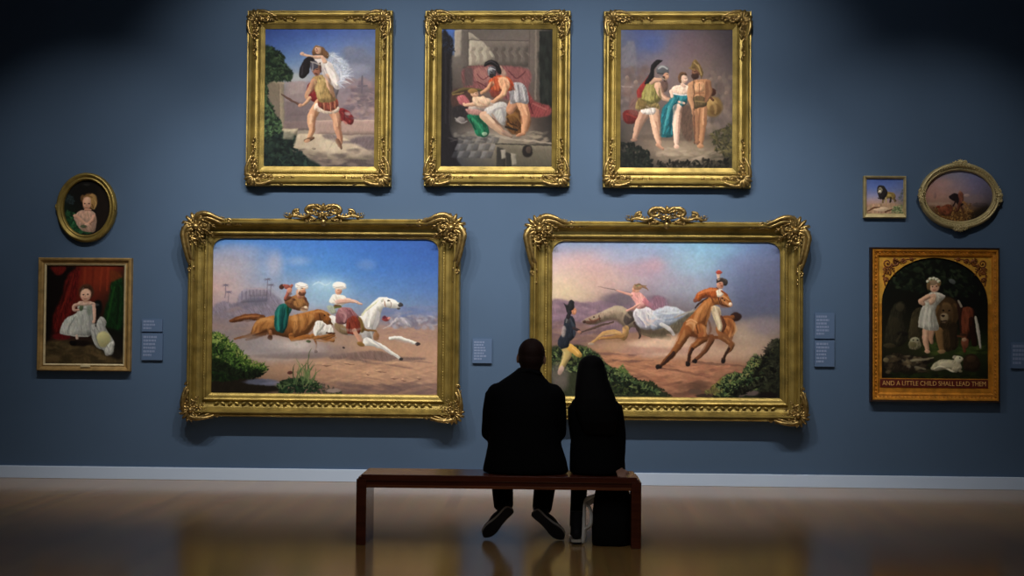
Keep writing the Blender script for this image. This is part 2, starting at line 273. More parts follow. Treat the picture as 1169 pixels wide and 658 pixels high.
def paint_chase(vpp):
    P=Paint(630,275,891,455,vpp,5); P.use(590,225,2.482)
    P.grid([100,240,380,520,640,745],[125,180,240,290,330,370,430,480,570],[
     [(112,132,170),(112,136,180),(118,150,194),(112,166,206),(96,130,184),(84,98,144)],
     [(168,150,164),(160,146,164),(146,144,172),(126,162,196),(104,128,174),(82,92,130)],
     [(192,164,154),(190,160,152),(160,144,164),(140,152,180),(96,112,152),(78,86,120)],
     [(188,160,142),(164,136,132),(132,118,132),(128,132,152),(92,102,136),(78,84,114)],
     [(132,102,114),(122,98,112),(112,92,98),(112,104,112),(90,94,118),(84,88,110)],
     [(112,86,92),(130,98,88),(138,104,88),(140,112,100),(132,112,104),(112,98,94)],
     [(124,96,80),(162,114,88),(176,130,102),(166,122,98),(138,108,94),(84,70,62)],
     [(84,70,54),(170,112,80),(182,122,90),(182,124,92),(150,104,80),(58,50,40)],
     [(40,38,32),(110,76,60),(150,100,76),(150,98,76),(84,62,46),(24,20,18)]])
    for x,y,rx,ry,c,a in [(200,190,80,34,(204,156,154),.5),(360,200,60,24,(178,138,156),.5),(390,190,26,18,(190,146,160),.4),(150,260,70,40,(206,190,150),.55),(140,210,40,30,(196,170,160),.4),(300,170,70,20,(140,160,198),.4),(500,185,60,30,(140,180,208),.5),
       (650,190,60,30,(110,120,164),.5),(700,240,70,60,(90,94,128),.5),(690,300,60,40,(80,86,118),.5),(230,240,70,30,(190,152,150),.5),(560,150,60,20,(122,172,208),.5),(470,260,80,20,(150,158,180),.4)]:
        P.blob(x,y,rx,ry,c,soft=1.5,a=a)
    P.use(628,310,4.538)
    P.poly([(10,160),(70,150),(160,165),(240,160),(300,150),(330,120),(400,115),(470,130),(599,140),(599,290),(10,330)],(118,96,116),soft=4,a=.7)
    P.blob(350,150,80,36,(96,84,98),soft=.9,a=.8); P.blob(400,140,50,30,(108,96,108),soft=.9,a=.7); P.stipple(10,160,330,300,[(132,104,126),(102,82,100),(150,118,134)],120,22,9,a=.4)
    P.stipple(10,270,300,400,[(120,90,84),(146,112,96),(104,80,84)],70,40,9,a=.4)
    for x,y,rx,ry,c,a in [(470,400,120,36,(208,172,150),.85),(590,390,110,44,(212,178,156),.85),(420,420,60,24,(160,116,106),.7),(300,400,120,26,(160,120,92),.6),(520,430,90,20,(168,120,108),.6),(340,360,60,20,(150,116,84),.5)]: P.blob(x,y,rx,ry,c,soft=1.2,a=a)
    P.line([(150,425),(300,432),(450,438)],[8,14,6],(112,78,72),a=.6); P.line([(330,465),(430,470),(540,462)],[10,14,6],(110,74,68),a=.7)
    P.stipple(240,430,599,640,[(196,134,98),(206,144,106),(150,98,74),(122,80,66)],120,34,6,a=.4)
    # dun horse
    P.line([(330,265),(240,290),(160,322)],[9,9,7],(86,66,56))
    P.poly([(168,262),(205,240),(245,226),(290,204),(330,184),(370,180),(400,196),(440,215),(470,250),(560,290),(600,310),(600,345),(540,335),(470,310),(430,290),(400,320),(380,330),(392,290),(360,262),(320,250),(280,262),(240,278),(205,280),(180,275)],(166,146,124),col2=(96,80,70),vary=.05)
    P.line([(240,225),(300,202),(360,186),(400,200)],[5,9,12,8],(170,152,132),a=.8); P.line([(280,262),(330,250),(370,268),(400,300)],[6,9,10,8],(104,86,74),a=.8); P.line([(178,266),(210,270),(240,266)],[10,14,8],(92,60,48)); P.blob(180,266,9,8,(54,36,34)); P.line([(205,250),(225,262),(262,246)],[8,12,8],(112,70,54)); P.blob(228,240,5,4,(40,26,24)); P.line([(255,228),(262,262)],5,(70,46,40)); P.blob(258,222,9,5,(150,130,112),rot=-30)
    P.poly([(400,215),(425,205),(445,240),(420,270),(395,280),(385,250)],(64,54,54),soft=2,a=.9)
    P.line([(395,300),(385,345),(340,318),(280,325),(240,360),(205,380)],[34,30,26,20,15,11],(178,134,82)); P.line([(380,340),(330,345),(260,352)],[20,18,10],(168,118,66)); P.blob(215,380,16,8,(150,130,116)); P.line([(350,322),(290,332)],5,(212,166,106),a=.7)
    P.line([(440,270),(460,310),(470,335),(462,350)],[16,12,10,8],(62,46,44)); P.line([(470,315),(540,335),(620,345)],[22,26,24],(96,84,66),a=.85)
    # rider in white gown
    P.poly([(432,215),(450,190),(500,185),(545,205),(600,215),(625,240),(625,280),(590,295),(540,285),(520,306),(480,300),(450,280),(438,245)],(200,196,204),col2=(168,166,182),vary=.06)
    for p in [[(450,220),(480,250),(500,290)],[(500,210),(530,240),(590,250)],[(470,210),(470,250)],[(540,220),(590,235)]]: P.line(p,[7,12,6],(216,212,216),a=.8)
    for p in [[(460,240),(490,280)],[(510,230),(520,280)],[(560,250),(600,270)]]: P.line(p,[5,9,4],(132,132,158),a=.8)
    P.line([(490,262),(510,280),(540,262)],10,(206,184,170),a=.6)
    P.poly([(425,110),(445,100),(475,115),(500,140),(505,170),(490,190),(455,192),(440,160),(420,130)],(214,146,142),vary=.08); P.line([(490,150),(520,175),(560,200)],[26,26,14],(190,112,124)); P.poly([(510,170),(540,130),(580,130),(599,150),(590,190),(550,205)],(130,92,118),soft=4,a=.7)
    P.line([(440,190),(420,198),(398,205)],[14,11,8],(206,140,126)); P.line([(465,168),(430,190),(398,206)],[14,12,9],(220,156,138)); P.line([(425,125),(385,112),(345,100)],[13,10,8],(206,146,132)); P.line([(345,100),(300,90),(250,80)],[5,4,2],(120,100,100))
    P.blob(448,92,20,20,(214,154,132)); P.blob(455,80,24,16,(150,112,84)); P.line([(455,75),(490,80),(510,100)],[14,12,3],(140,104,84)); P.line([(440,68),(470,72),(500,74)],[5,8,3],(126,100,78)); P.blob(438,98,8,8,(196,128,108)); P.line([(470,120),(480,150)],6,(236,176,166))
    P.use(745,300,4.245)
    P.poly([(0,255),(40,215),(110,215),(165,240),(200,225),(160,270),(120,300),(70,310),(0,330)],(176,182,196),col2=(140,150,172),soft=2,vary=.06); P.line([(20,250),(80,245),(130,240)],[8,12,6],(196,206,216),a=.8); P.line([(30,280),(90,275),(150,262)],8,(118,132,160),a=.7); P.poly([(0,190),(20,165),(50,175),(60,210),(20,225),(0,230)],(134,96,116),soft=3,a=.9)
    P.poly([(80,310),(130,275),(200,232),(215,245),(190,290),(120,345),(60,350),(0,365),(0,335)],(92,84,66),soft=3,a=.85); P.line([(45,300),(80,320),(105,350)],[20,18,12],(190,188,190)); P.line([(110,265),(160,245),(205,232)],8,(150,140,124),a=.7)
    # dust behind
    for x,y,rx,ry,c,a in [(480,380,120,70,(166,140,122),.6),(520,330,90,50,(140,124,124),.55),(430,440,110,40,(176,146,122),.6),(560,300,70,40,(126,114,122),.5),(330,430,110,40,(160,118,96),.5),(60,420,120,40,(212,176,154),.8),(200,420,100,40,(202,162,140),.7),(300,440,90,34,(196,156,132),.6),(450,330,50,40,(176,154,134),.5)]: P.blob(x,y,rx,ry,c,soft=1.3,a=a)
    P.line([(40,515),(160,530),(280,560)],[7,12,6],(96,60,52),a=.75); P.line([(180,482),(300,490),(450,500)],[8,14,6],(110,76,64),a=.7); P.stipple(0,490,420,640,[(198,132,98),(204,142,108),(160,100,76),(120,76,64)],110,36,6,a=.4); P.stipple(130,580,300,650,[(84,58,48),(110,76,60)],30,30,10,a=.5)
    # bay horse, banking
    B=(152,84,36); dk=(70,40,28)
    P.blob(404,260,27,22,(46,28,26)); P.line([(350,270),(390,262)],[26,20],(120,66,34))
    P.poly([(355,265),(395,280),(402,320),(390,360),(380,385),(350,380),(320,350),(310,310)],(148,84,42)); P.line([(340,300),(375,320),(372,360)],[10,18,8],(196,126,70),a=.75)
    P.line([(340,350),(375,385),(392,400),(360,440),(346,472)],[40,28,20,14,11],(126,74,42)); P.line([(375,400),(355,440),(346,475)],[10,10,9],dk); P.blob(345,472,11,15,(44,30,28))
    P.line([(285,360),(268,400),(235,445),(200,475)],[30,24,14,10],(112,64,38)); P.blob(200,478,9,7,(44,30,26))
    P.poly([(300,150),(340,140),(370,165),(385,195),(375,215),(345,210),(325,200),(290,215),(275,260),(262,310),(270,350),(330,350),(340,310),(350,330),(330,365),(260,372),(210,360),(150,350),(150,300),(180,262),(215,225),(250,180),(285,160)],(170,100,46),col2=(110,58,28),vary=.05)
    P.poly([(210,240),(250,195),(290,170),(270,230),(235,280),(200,290)],(192,122,64),soft=3,a=.6); P.blob(190,300,26,30,(190,124,72),a=.7); P.blob(232,325,28,30,(172,100,50),a=.8); P.line([(212,300),(222,340)],6,(92,46,22)); P.line([(165,285),(190,275),(215,290)],5,(222,170,124),a=.7); P.line([(150,345),(200,352),(262,352)],[6,10,8],(96,50,26),a=.8)
    P.line([(165,330),(130,385),(95,440),(45,495)],[56,34,19,12],(140,78,38)); P.line([(110,420),(80,462),(42,500)],[18,15,12],dk); P.blob(34,504,17,10,(34,26,26)); P.line([(160,340),(135,385)],[16,10],(194,124,72),a=.7)
    P.line([(245,360),(225,385),(195,405),(180,440),(174,485)],[50,32,22,14,11],(134,74,38)); P.line([(200,400),(182,440),(174,490)],[14,13,11],dk); P.blob(173,490,12,14,(34,26,26)); P.line([(240,370),(215,392)],[14,8],(190,118,66),a=.7)
    P.line([(208,218),(235,190),(270,168)],[8,9,5],(58,40,36)); P.line([(300,150),(345,185),(375,205)],[18,26,16],(160,92,46)); P.line([(310,150),(340,158),(372,180)],[5,8,5],(204,142,92),a=.8); P.blob(378,202,9,11,(180,130,104)); P.blob(338,172,5,5,(34,20,18)); P.line([(320,160),(330,200),(360,206)],4,(62,36,28)); P.line([(285,165),(298,195)],8,(112,60,32)); P.blob(300,155,6,12,(120,66,36),rot=-20)
    # rider in the orange coat
    P.poly([(285,210),(325,215),(335,250),(340,300),(345,325),(325,330),(300,280),(288,240)],(186,164,132)); P.line([(305,225),(318,270),(328,320)],[10,14,8],(214,196,164),a=.8); P.line([(325,240),(340,300)],5,(140,110,86)); P.line([(335,260),(350,300),(340,330)],[12,18,10],(88,48,32))
    P.poly([(205,180),(215,150),(250,128),(300,118),(330,135),(335,160),(300,170),(260,160),(230,185)],(164,78,32),vary=.14); P.line([(225,150),(270,135),(310,130)],[6,12,8],(206,116,62),a=.75); P.line([(240,170),(280,160)],6,(104,46,24)); P.blob(208,182,10,10,(120,66,52)); P.poly([(310,135),(335,125),(345,150),(330,165),(315,160)],(220,204,184)); P.line([(335,135),(360,155)],10,(140,66,30))
    P.blob(328,104,17,20,(190,130,104)); P.blob(336,108,8,8,(170,106,84)); P.poly([(310,95),(315,75),(345,72),(362,85),(360,105),(345,108),(340,90),(322,92)],(54,46,44)); P.line([(322,75),(320,55),(322,40)],[14,18,16],(206,170,150)); P.blob(322,44,16,9,(168,62,50)); P.line([(312,118),(320,125)],6,(110,60,46))
    # bushes
    G=[(30,44,26),(48,64,34),(20,28,20),(74,84,44),(16,20,16)]
    P.poly([(290,650),(300,600),(350,550),(400,530),(450,540),(460,490),(500,440),(540,470),(570,400),(620,380),(624,658),(290,658)],(34,38,28),soft=4)
    P.leaves([(300,620),(340,560),(400,530),(450,560),(460,480),(500,440),(540,480),(570,560),(500,640),(320,650)],[(56,76,42),(82,104,54),(34,50,32),(110,120,64)],170,14); P.leaves([(540,470),(570,390),(622,380),(622,650),(520,650)],[(18,20,16),(28,30,22),(38,42,28)],130,16); P.leaves([(460,500),(500,440),(530,470),(480,530)],[(112,116,62),(90,100,52)],40,11); P.leaves([(290,600),(340,560),(350,600),(300,645)],[(132,122,60),(100,100,50)],40,12)
    P.blob(480,630,36,14,(88,76,74),soft=.5); P.blob(425,638,24,12,(76,66,62),soft=.5); P.blob(560,640,50,16,(20,16,16),soft=.5); P.leaves([(0,590),(60,620),(100,650),(0,656)],[(30,34,24),(44,46,30)],30,14); P.blob(210,625,30,12,(96,72,62),soft=.6); P.blob(250,645,40,10,(60,46,40),soft=.6)
    P.use(628,310,4.538)
    P.poly([(5,420),(60,390),(140,385),(200,400),(260,440),(300,490),(360,520),(420,545),(480,580),(560,600),(599,640),(599,658),(5,658)],(44,50,34),soft=4)
    P.leaves([(5,420),(60,395),(140,388),(200,405),(250,440),(230,480),(100,500),(5,500)],G+[(96,110,60)],180,16); P.leaves([(240,450),(300,490),(400,530),(480,590),(560,600),(560,640),(300,640)],G,190,15); P.leaves([(330,520),(380,490),(420,540),(400,580),(340,570)],[(90,112,56),(66,92,46),(120,130,72)],60,13); P.leaves([(480,570),(540,575),(560,600),(500,610)],[(30,40,24),(50,60,34)],40,12)
    # leafy sprays along the bushes
    P.use(628,274,3.596)
    G1=[(44,62,36),(76,96,54),(24,36,24),(104,120,70),(60,84,52),(16,22,16),(20,30,22)]
    P.fronds([(0,500),(60,470),(120,465),(180,480),(215,520)],G1,300,18,6,-80,80); P.fronds([(0,540),(60,540),(120,540)],G1,160,18,6,-80,80); P.fronds([(215,525),(270,555),(330,575),(390,605),(440,632)],G1,420,17,6,-80,85); P.fronds([(240,560),(300,590),(380,625)],G1[2:]+[(16,20,14)],260,18,7,-80,85)
    P.fronds([(690,612),(740,575),(790,560),(830,515),(850,485)],G1+[(130,128,76)],380,17,6,-80,85); P.fronds([(720,620),(790,600),(840,560)],G1[2:]+[(14,18,13)],260,18,7,-80,85); P.fronds([(840,560),(880,500),(905,440),(938,420)],[(20,24,18),(34,38,26),(50,54,34),(12,12,11)],340,20,7,-80,85); P.fronds([(760,635),(830,605),(900,560),(935,500)],[(14,16,13),(30,32,24),(46,50,36),(10,10,9)],320,20,8,-80,85); P.fronds([(640,632),(690,618)],[(110,102,56),(84,80,46)],60,15,5,-80,60)
    P.use(628,310,4.538)
    P.blob(50,540,50,60,(110,100,98),soft=.8,a=.6); P.blob(60,590,40,40,(96,86,84),soft=.8,a=.6)
    # soldier on foot
    P.line([(150,320),(230,300),(330,262)],[6,7,5],(74,56,54)); P.line([(85,400),(95,440),(60,510)],[50,40,24],(176,152,92)); P.line([(110,400),(140,425),(155,440)],[40,34,26],(200,152,68)); P.line([(75,430),(60,500)],[14,8],(206,180,120),a=.7); P.blob(60,520,14,26,(170,140,128),rot=20); P.line([(120,400),(150,432)],6,(222,182,104),a=.7)
    P.poly([(75,260),(100,232),(125,245),(135,290),(132,340),(105,370),(95,400),(60,408),(42,380),(55,340),(72,320)],(30,36,48)); P.poly([(62,320),(72,285),(84,300),(80,340),(66,345)],(150,140,140),soft=2,a=.8); P.line([(105,250),(125,290),(128,340)],[8,14,8],(56,64,78),a=.7); P.line([(125,300),(150,310),(160,322)],[16,14,10],(50,40,44)); P.blob(154,318,10,8,(160,110,92)); P.blob(92,258,14,16,(48,50,58)); P.line([(90,245),(84,270)],6,(120,120,124),a=.6)
    P.blob(126,210,13,18,(176,112,80)); P.poly([(72,168),(90,180),(100,160),(115,150),(128,165),(126,195),(115,205),(95,222),(85,205)],(34,34,38)); P.line([(105,215),(95,240)],[20,22],(36,34,40)); P.blob(132,214,5,8,(190,128,96))
    P.use(628,274,3.596)
    for x,y,rx,ry,c,a in [(440,430,90,24,(222,184,158),.6),(520,415,60,22,(224,188,160),.5),(400,455,110,14,(176,126,112),.6),(560,455,80,14,(170,124,110),.5),(640,430,60,26,(196,164,140),.45),(820,420,80,40,(178,152,132),.5),(760,460,90,24,(190,158,134),.5),(870,350,60,36,(128,116,128),.5),(250,440,70,18,(176,138,110),.5)]: P.blob(x,y,rx,ry,c,soft=1.1,a=a)
    # bay horse again where the dust covered it, then its lights and darks
    H=(214,152,92); D=(88,46,24); K=(58,34,26)
    P.line([(560,385),(520,450),(480,500),(452,522)],[38,26,16,10],(136,78,40)); P.line([(510,465),(478,502),(450,524)],[14,12,9],K); P.line([(632,405),(600,430),(580,455),(570,505)],[34,22,15,11],(130,72,36)); P.line([(585,448),(572,478),(569,508)],[13,11,9],K); P.line([(665,410),(640,455),(598,498)],[24,16,10],(104,60,36)); P.line([(705,395),(742,425),(748,440),(722,470),(712,495)],[30,22,16,12,9],(124,74,42)); P.line([(735,445),(720,474),(711,498)],[11,10,8],K)
    for x,y in ((447,526),(568,510),(598,498),(711,498)): P.blob(x,y,12 if x<500 else 8,7 if x<500 else 9,(32,24,24))
    for q,w,c,a in [([(640,255),(606,300),(592,350)],[4,10,5],H,.75),([(668,262),(655,300),(640,345)],[3,9,4],(196,126,66),.75),([(620,300),(612,340),(618,372)],[2,5,3],D,.7),([(560,350),(575,340),(592,348),(590,372)],[3,6,6,3],(222,170,118),.75),([(552,372),(548,395),(530,425)],[4,8,4],H,.65),([(600,375),(606,395),(596,412)],[3,7,3],D,.75),([(628,352),(640,370),(634,395)],[4,9,4],H,.65),([(652,330),(660,365),(650,395)],[3,7,3],D,.8),([(575,392),(610,402),(650,398)],[3,6,3],(76,40,22),.8),([(752,335),(764,365),(748,392)],[4,9,4],H,.7),([(735,330),(742,360),(728,390)],[3,6,3],D,.8),([(715,400),(736,420)],[4,4],(198,136,84),.7),([(618,412),(596,432)],[3,4],(196,132,78),.7),([(700,240),(722,256),(738,270)],[3,5,3],(216,160,110),.8),([(690,262),(706,272),(722,276)],[4,6,3],(110,60,34),.8)]: P.line(q,[v*1.6 for v in w],c,a=a*.6,soft=7)
    P.blob(740,262,6,7,(222,196,176)); P.blob(716,246,3.5,3,(30,18,16)); P.line([(684,226),(680,244)],[3,6],(120,66,34)); P.line([(700,236),(706,262),(732,272)],2.5,(60,34,26))
    for q,w,c,a in [([(610,220),(640,205),(672,204)],[3,6,4],(214,126,70),.8),([(612,238),(640,228),(664,232)],[3,5,3],(98,44,24),.85),([(650,214),(656,234)],[3,4],(112,50,26),.8),([(676,296),(690,330),(700,360)],[4,7,3],(222,206,176),.8),([(694,292),(704,330)],[3,5],(140,112,90),.8)]: P.line(q,[v*1.6 for v in w],c,a=a*.6,soft=7)
    P.line([(694,176),(702,178)],2.4,(70,40,34)); P.line([(700,186),(708,188)],3,(120,64,50)); P.line([(684,160),(705,154),(724,166)],[3,5,3],(86,74,70),a=.8)
    # dun horse
    for q,w,c,a in [([(215,298),(262,284),(300,292),(330,318)],[4,9,10,5],(186,168,142),.7),([(205,345),(250,330),(290,340),(312,366)],[3,7,9,5],(84,70,62),.75),([(300,300),(290,330),(306,352)],[3,5,3],(104,88,76),.7),([(250,300),(262,322)],[4,3],(108,90,78),.7),([(205,400),(250,384),(300,380)],[3,6,4],(214,172,116),.7),([(240,400),(290,396),(316,386)],[3,5,3],(124,88,54),.75),([(140,338),(175,342),(212,334)],[4,7,3],(78,52,44),.85),([(165,318),(190,312),(215,306)],[3,5,3],(170,142,118),.7),([(345,350),(380,372),(440,380),(520,380)],[5,12,12,6],(76,62,52),.8),([(350,340),(368,372),(372,398)],[5,7,4],(54,42,40),.9)]: P.line(q,[v*1.6 for v in w],c,a=a*.6,soft=7)
    # white gown and its rider
    for q,w,c,a in [([(352,296),(362,332),(390,356)],[3,7,3],(150,142,160),.8),([(378,290),(396,330),(430,352)],[3,6,3],(158,150,168),.8),([(410,296),(440,322),(470,330)],[4,8,3],(226,222,224),.8),([(392,300),(410,340),(440,358)],[3,6,3],(228,214,210),.8),([(440,300),(480,312),(520,306)],[3,7,3],(132,146,172),.8),([(450,280),(490,290),(530,300)],[3,6,3],(206,212,222),.8),([(400,330),(420,336),(436,326)],[4,8,4],(224,186,172),.7),([(460,345),(490,365),(512,388)],[6,8,4],(190,186,190),.9)]: P.line(q,[v*1.6 for v in w],c,a=a*.6,soft=7)
    for q,w,c,a in [([(365,225),(372,250),(366,275)],[3,6,3],(236,180,166),.8),([(390,240),(396,270)],[4,5],(166,96,104),.8),([(345,206),(340,214)],[4,3],(176,116,92),.8)]: P.line(q,[v*1.6 for v in w],c,a=a*.6,soft=7)
    P.blob(372,192,9,6,(156,118,86)); P.line([(346,202),(352,203)],2,(90,56,44)); P.line([(352,188),(368,182),(384,190)],[3,5,2],(112,84,62)); P.line([(355,190),(372,186)],2.4,(120,140,90))
    return P.done()

def paint_warrior_carrying(vpp):
    P=Paint(302.5,32,427.5,190.5,vpp,7); P.use(300,30,3.985)
    P.grid([10,130,260,390,510],[12,80,160,230,290,370,430,500,560,640],[
     [(44,70,150),(52,82,168),(56,86,172),(64,92,168),(66,90,156)],
     [(60,92,172),(72,108,190),(84,120,196),(96,120,180),(92,112,162)],
     [(90,122,178),(104,140,196),(128,150,190),(128,138,168),(104,112,138)],
     [(120,130,150),(150,160,176),(148,150,170),(126,128,150),(110,108,126)],
     [(104,100,100),(140,128,132),(138,122,130),(122,110,122),(106,96,106)],
     [(104,98,96),(118,104,108),(128,110,114),(118,102,110),(100,86,92)],
     [(84,78,72),(120,108,104),(134,116,110),(142,120,112),(132,110,104)],
     [(60,58,54),(130,120,108),(152,138,122),(146,130,118),(124,110,104)],
     [(40,42,40),(108,98,88),(146,130,114),(138,122,110),(118,104,98)],
     [(20,26,28),(52,52,52),(88,78,76),(84,74,74),(70,60,62)]])
    P.blob(420,140,60,50,(104,112,140),soft=.9,a=.75); P.blob(390,110,26,20,(116,124,152),soft=.9,a=.7); P.blob(470,180,60,40,(104,108,134),soft=1,a=.7); P.blob(420,190,60,24,(140,144,166),soft=1,a=.6); P.blob(150,235,60,20,(176,180,184),soft=1,a=.5)
    P.stipple(370,240,510,420,[(112,98,112),(90,76,90),(130,112,122),(140,110,110)],90,16,12,a=.5); P.line([(448,225),(448,300)],8,(92,84,100)); P.line([(430,270),(470,268)],6,(96,86,100)); P.blob(460,330,40,50,(94,84,92),soft=.8,a=.6)
    P.poly([(105,250),(230,250),(230,400),(105,410)],(138,120,124),soft=2,a=.6,sm=False); P.poly([(120,250),(190,248),(190,300),(120,310)],(160,142,142),soft=3,a=.6,sm=False); P.poly([(105,340),(235,350),(235,430),(105,440)],(100,86,92),soft=3,a=.7,sm=False)
    P.poly([(10,246),(92,252),(96,470),(10,470)],(126,112,96),soft=1.2,sm=False,col2=(108,98,88)); P.poly([(78,252),(98,254),(102,460),(84,462)],(150,136,114),soft=1.2,sm=False,a=.8); P.line([(10,250),(98,256)],8,(156,142,120))
    P.poly([(240,430),(510,425),(510,490),(240,495)],(146,120,114),soft=2,sm=False,a=.85); P.line([(240,430),(510,425)],6,(166,142,132)); P.poly([(100,430),(240,432),(240,470),(100,475)],(108,90,92),soft=2,sm=False,a=.8)
    P.poly([(135,520),(170,488),(330,490),(450,540),(510,590),(480,605),(350,600),(300,605),(240,585),(140,570)],(164,148,128),soft=2,sm=False); P.poly([(90,465),(165,462),(160,490),(135,520),(95,515)],(150,136,114),soft=2,sm=False); P.line([(290,605),(300,560),(340,500)],5,(120,106,98),a=.7); P.line([(135,572),(240,588),(300,606),(480,606)],6,(92,80,76),a=.8)
    P.poly([(270,495),(330,490),(360,520),(440,512),(420,530),(330,525)],(92,80,84),soft=3,a=.8); P.poly([(400,510),(510,500),(510,560),(440,545)],(84,72,80),soft=4,a=.75); P.poly([(310,610),(400,600),(480,608),(470,640),(300,640)],(66,56,58),soft=4,a=.7); P.stipple(140,560,500,640,[(110,96,88),(60,52,54),(140,124,110)],50,24,8,a=.4); P.blob(235,556,10,5,(120,106,94))
    # trees and ivy
    T=[(28,46,34),(44,66,44),(20,32,28),(60,84,54)]
    P.poly([(8,95),(40,95),(85,125),(100,165),(130,200),(135,232),(100,246),(60,248),(10,246)],(34,52,38),soft=4); P.leaves([(8,95),(45,95),(90,130),(104,170),(132,205),(130,240),(50,248),(8,244)],T,190,15)
    P.poly([(8,340),(40,350),(60,400),(85,430),(80,470),(150,490),(150,530),(130,560),(190,590),(260,640),(8,642)],(22,34,32),soft=4); P.leaves([(8,340),(40,350),(62,410),(90,440),(80,500),(20,520),(8,500)],T+[(70,100,66)],140,15); P.leaves([(60,490),(150,490),(140,540),(200,600),(250,640),(10,640),(10,520)],[(14,24,26),(22,36,34),(32,50,42)],180,17); P.leaves([(8,245),(30,250),(25,340),(8,350)],T,40,12)
    # cloak and warrior
    P.poly([(345,375),(375,375),(410,405),(412,435),(395,448),(370,430),(345,430)],(108,26,30)); P.line([(360,390),(395,430)],6,(140,44,44),a=.8); P.line([(370,380),(372,425)],5,(76,14,20))
    P.poly([(205,262),(225,258),(260,290),(270,330),(240,345),(205,320),(200,290)],(116,26,30),vary=.15)
    P.poly([(330,240),(300,300),(330,345),(345,370),(335,320),(345,290)],(96,88,96),soft=2)
    S=(190,140,106)
    P.line([(258,350),(232,395),(222,425),(226,470),(212,512)],[46,42,34,28,17],S); P.line([(312,370),(335,420),(338,460),(352,500),(352,540)],[46,38,30,27,17],(168,118,92)); P.line([(222,400),(218,440)],[10,10],(222,178,144),a=.7); P.line([(330,400),(340,450)],8,(206,160,126),a=.6); P.line([(240,400),(236,450),(226,490)],6,(138,92,68),a=.7)
    P.line([(195,520),(212,514),(232,508)],[12,18,12],(92,64,48)); P.line([(340,520),(352,540),(360,552)],[20,18,10],(100,66,48)); P.blob(205,520,14,7,(170,124,96),rot=-20)
    P.poly([(235,360),(250,345),(300,372),(340,362),(345,385),(300,398),(262,390),(238,378)],(206,186,168)); P.poly([(255,330),(330,325),(340,365),(300,385),(258,365)],(120,54,42),vary=.2); P.line([(275,340),(280,380)],5,(170,108,78)); P.line([(305,345),(310,385)],5,(170,108,78)); P.line([(325,340),(332,372)],5,(160,100,72))
    P.poly([(225,235),(255,220),(290,225),(310,260),(325,310),(330,335),(290,345),(255,338),(240,300),(228,270)],(146,118,70),vary=.14); P.poly([(240,250),(275,240),(280,290),(260,310),(242,290)],(186,156,98),soft=2,a=.8); P.line([(300,270),(315,330)],9,(104,80,48),a=.8)
    P.line([(232,250),(215,285),(200,315),(210,335)],[28,24,18,14],(182,130,100)); P.line([(215,325),(195,350),(178,358)],[16,13,10],(196,146,114)); P.line([(88,308),(130,335),(175,358)],[6,11,8],(92,66,60)); P.blob(172,358,9,8,(180,130,104))
    # girl on his shoulders
    P.poly([(285,140),(310,115),(345,135),(385,170),(385,215),(355,260),(350,280),(320,270),(300,230)],(176,186,208),soft=3,a=.8); P.line([(310,130),(350,160),(372,200)],[6,10,5],(214,222,234),a=.7); P.line([(320,170),(350,200),(355,250)],8,(206,210,222),a=.7)
    P.poly([(215,150),(250,140),(275,150),(310,165),(322,190),(345,235),(350,275),(335,285),(300,260),(275,225),(262,190),(235,185)],(214,204,202),vary=.06); P.line([(290,180),(320,220),(335,265)],[10,14,8],(236,228,224),a=.8); P.line([(280,190),(305,240)],6,(170,158,166),a=.8)
    P.line([(290,225),(300,265),(318,305)],[24,22,14],(206,160,130)); P.line([(318,300),(322,318)],[14,10],(190,140,112)); P.line([(268,135),(232,138),(200,132),(180,125)],[17,14,11,9],(226,178,150)); P.blob(178,122,9,7,(224,176,150)); P.line([(270,140),(280,160)],[18,20],(222,176,150))
    P.poly([(222,110),(235,90),(260,88),(280,100),(300,130),(290,145),(268,130),(245,128),(225,130)],(120,84,56)); P.blob(250,104,15,19,(222,172,142)); P.blob(244,108,6,7,(204,146,120)); P.line([(228,100),(240,88),(262,92)],[6,8,6],(150,110,72))
    # helmet and plume
    P.poly([(178,165),(200,138),(225,140),(235,160),(215,180),(210,210),(185,236),(168,228),(166,200)],(30,26,32)); P.line([(180,180),(178,220)],6,(56,50,60),a=.8); P.blob(242,190,22,26,(120,84,70)); P.blob(232,176,18,22,(74,70,84)); P.line([(225,168),(225,200)],5,(150,146,158),a=.8); P.blob(244,208,16,16,(150,94,74)); P.line([(258,165),(262,205)],7,(84,52,44)); P.line([(218,160),(240,166),(258,172)],6,(186,176,170),a=.8)
    for q,w,c,a in [([(246,372),(238,420),(232,480)],[5,9,5],(120,76,54),.8),([(352,400),(352,455),(362,520)],[4,9,5],(112,70,52),.85),([(318,380),(326,420),(330,470)],[4,8,4],(214,166,130),.7),([(300,240),(312,285),(322,330)],[6,14,8],(84,60,36),.8),([(236,250),(246,290),(262,325)],[4,10,5],(206,178,114),.7),([(262,225),(284,250)],[5,6],(226,200,140),.6),([(216,290),(204,318)],[5,5],(224,176,140),.7),([(240,262),(226,300)],[4,6],(120,76,56),.7),([(282,168),(300,215),(330,258)],[4,9,5],(246,240,236),.8),([(268,190),(284,226),(312,262)],[4,8,4],(150,140,150),.8),([(320,190),(342,232),(346,268)],[4,7,4],(172,166,180),.7),([(210,380),(218,380)],[3,3],(220,170,136),.5),([(365,385),(390,420)],[6,8],(70,14,18),.8),([(355,420),(380,440)],[5,6],(150,48,46),.7)]: P.line(q,[v*1.5 for v in w],c,a=a*.7,soft=6)
    P.blob(244,100,3,2.4,(70,44,36)); P.line([(240,112),(247,113)],2.5,(160,80,70)); P.line([(240,196),(250,196)],3,(60,36,30)); P.line([(236,214),(248,216)],5,(60,36,30)); P.fronds([(300,135),(345,165),(365,215),(345,265)],[(190,198,216),(214,218,230),(160,172,200)],60,40,4,-10,50,a=.5)
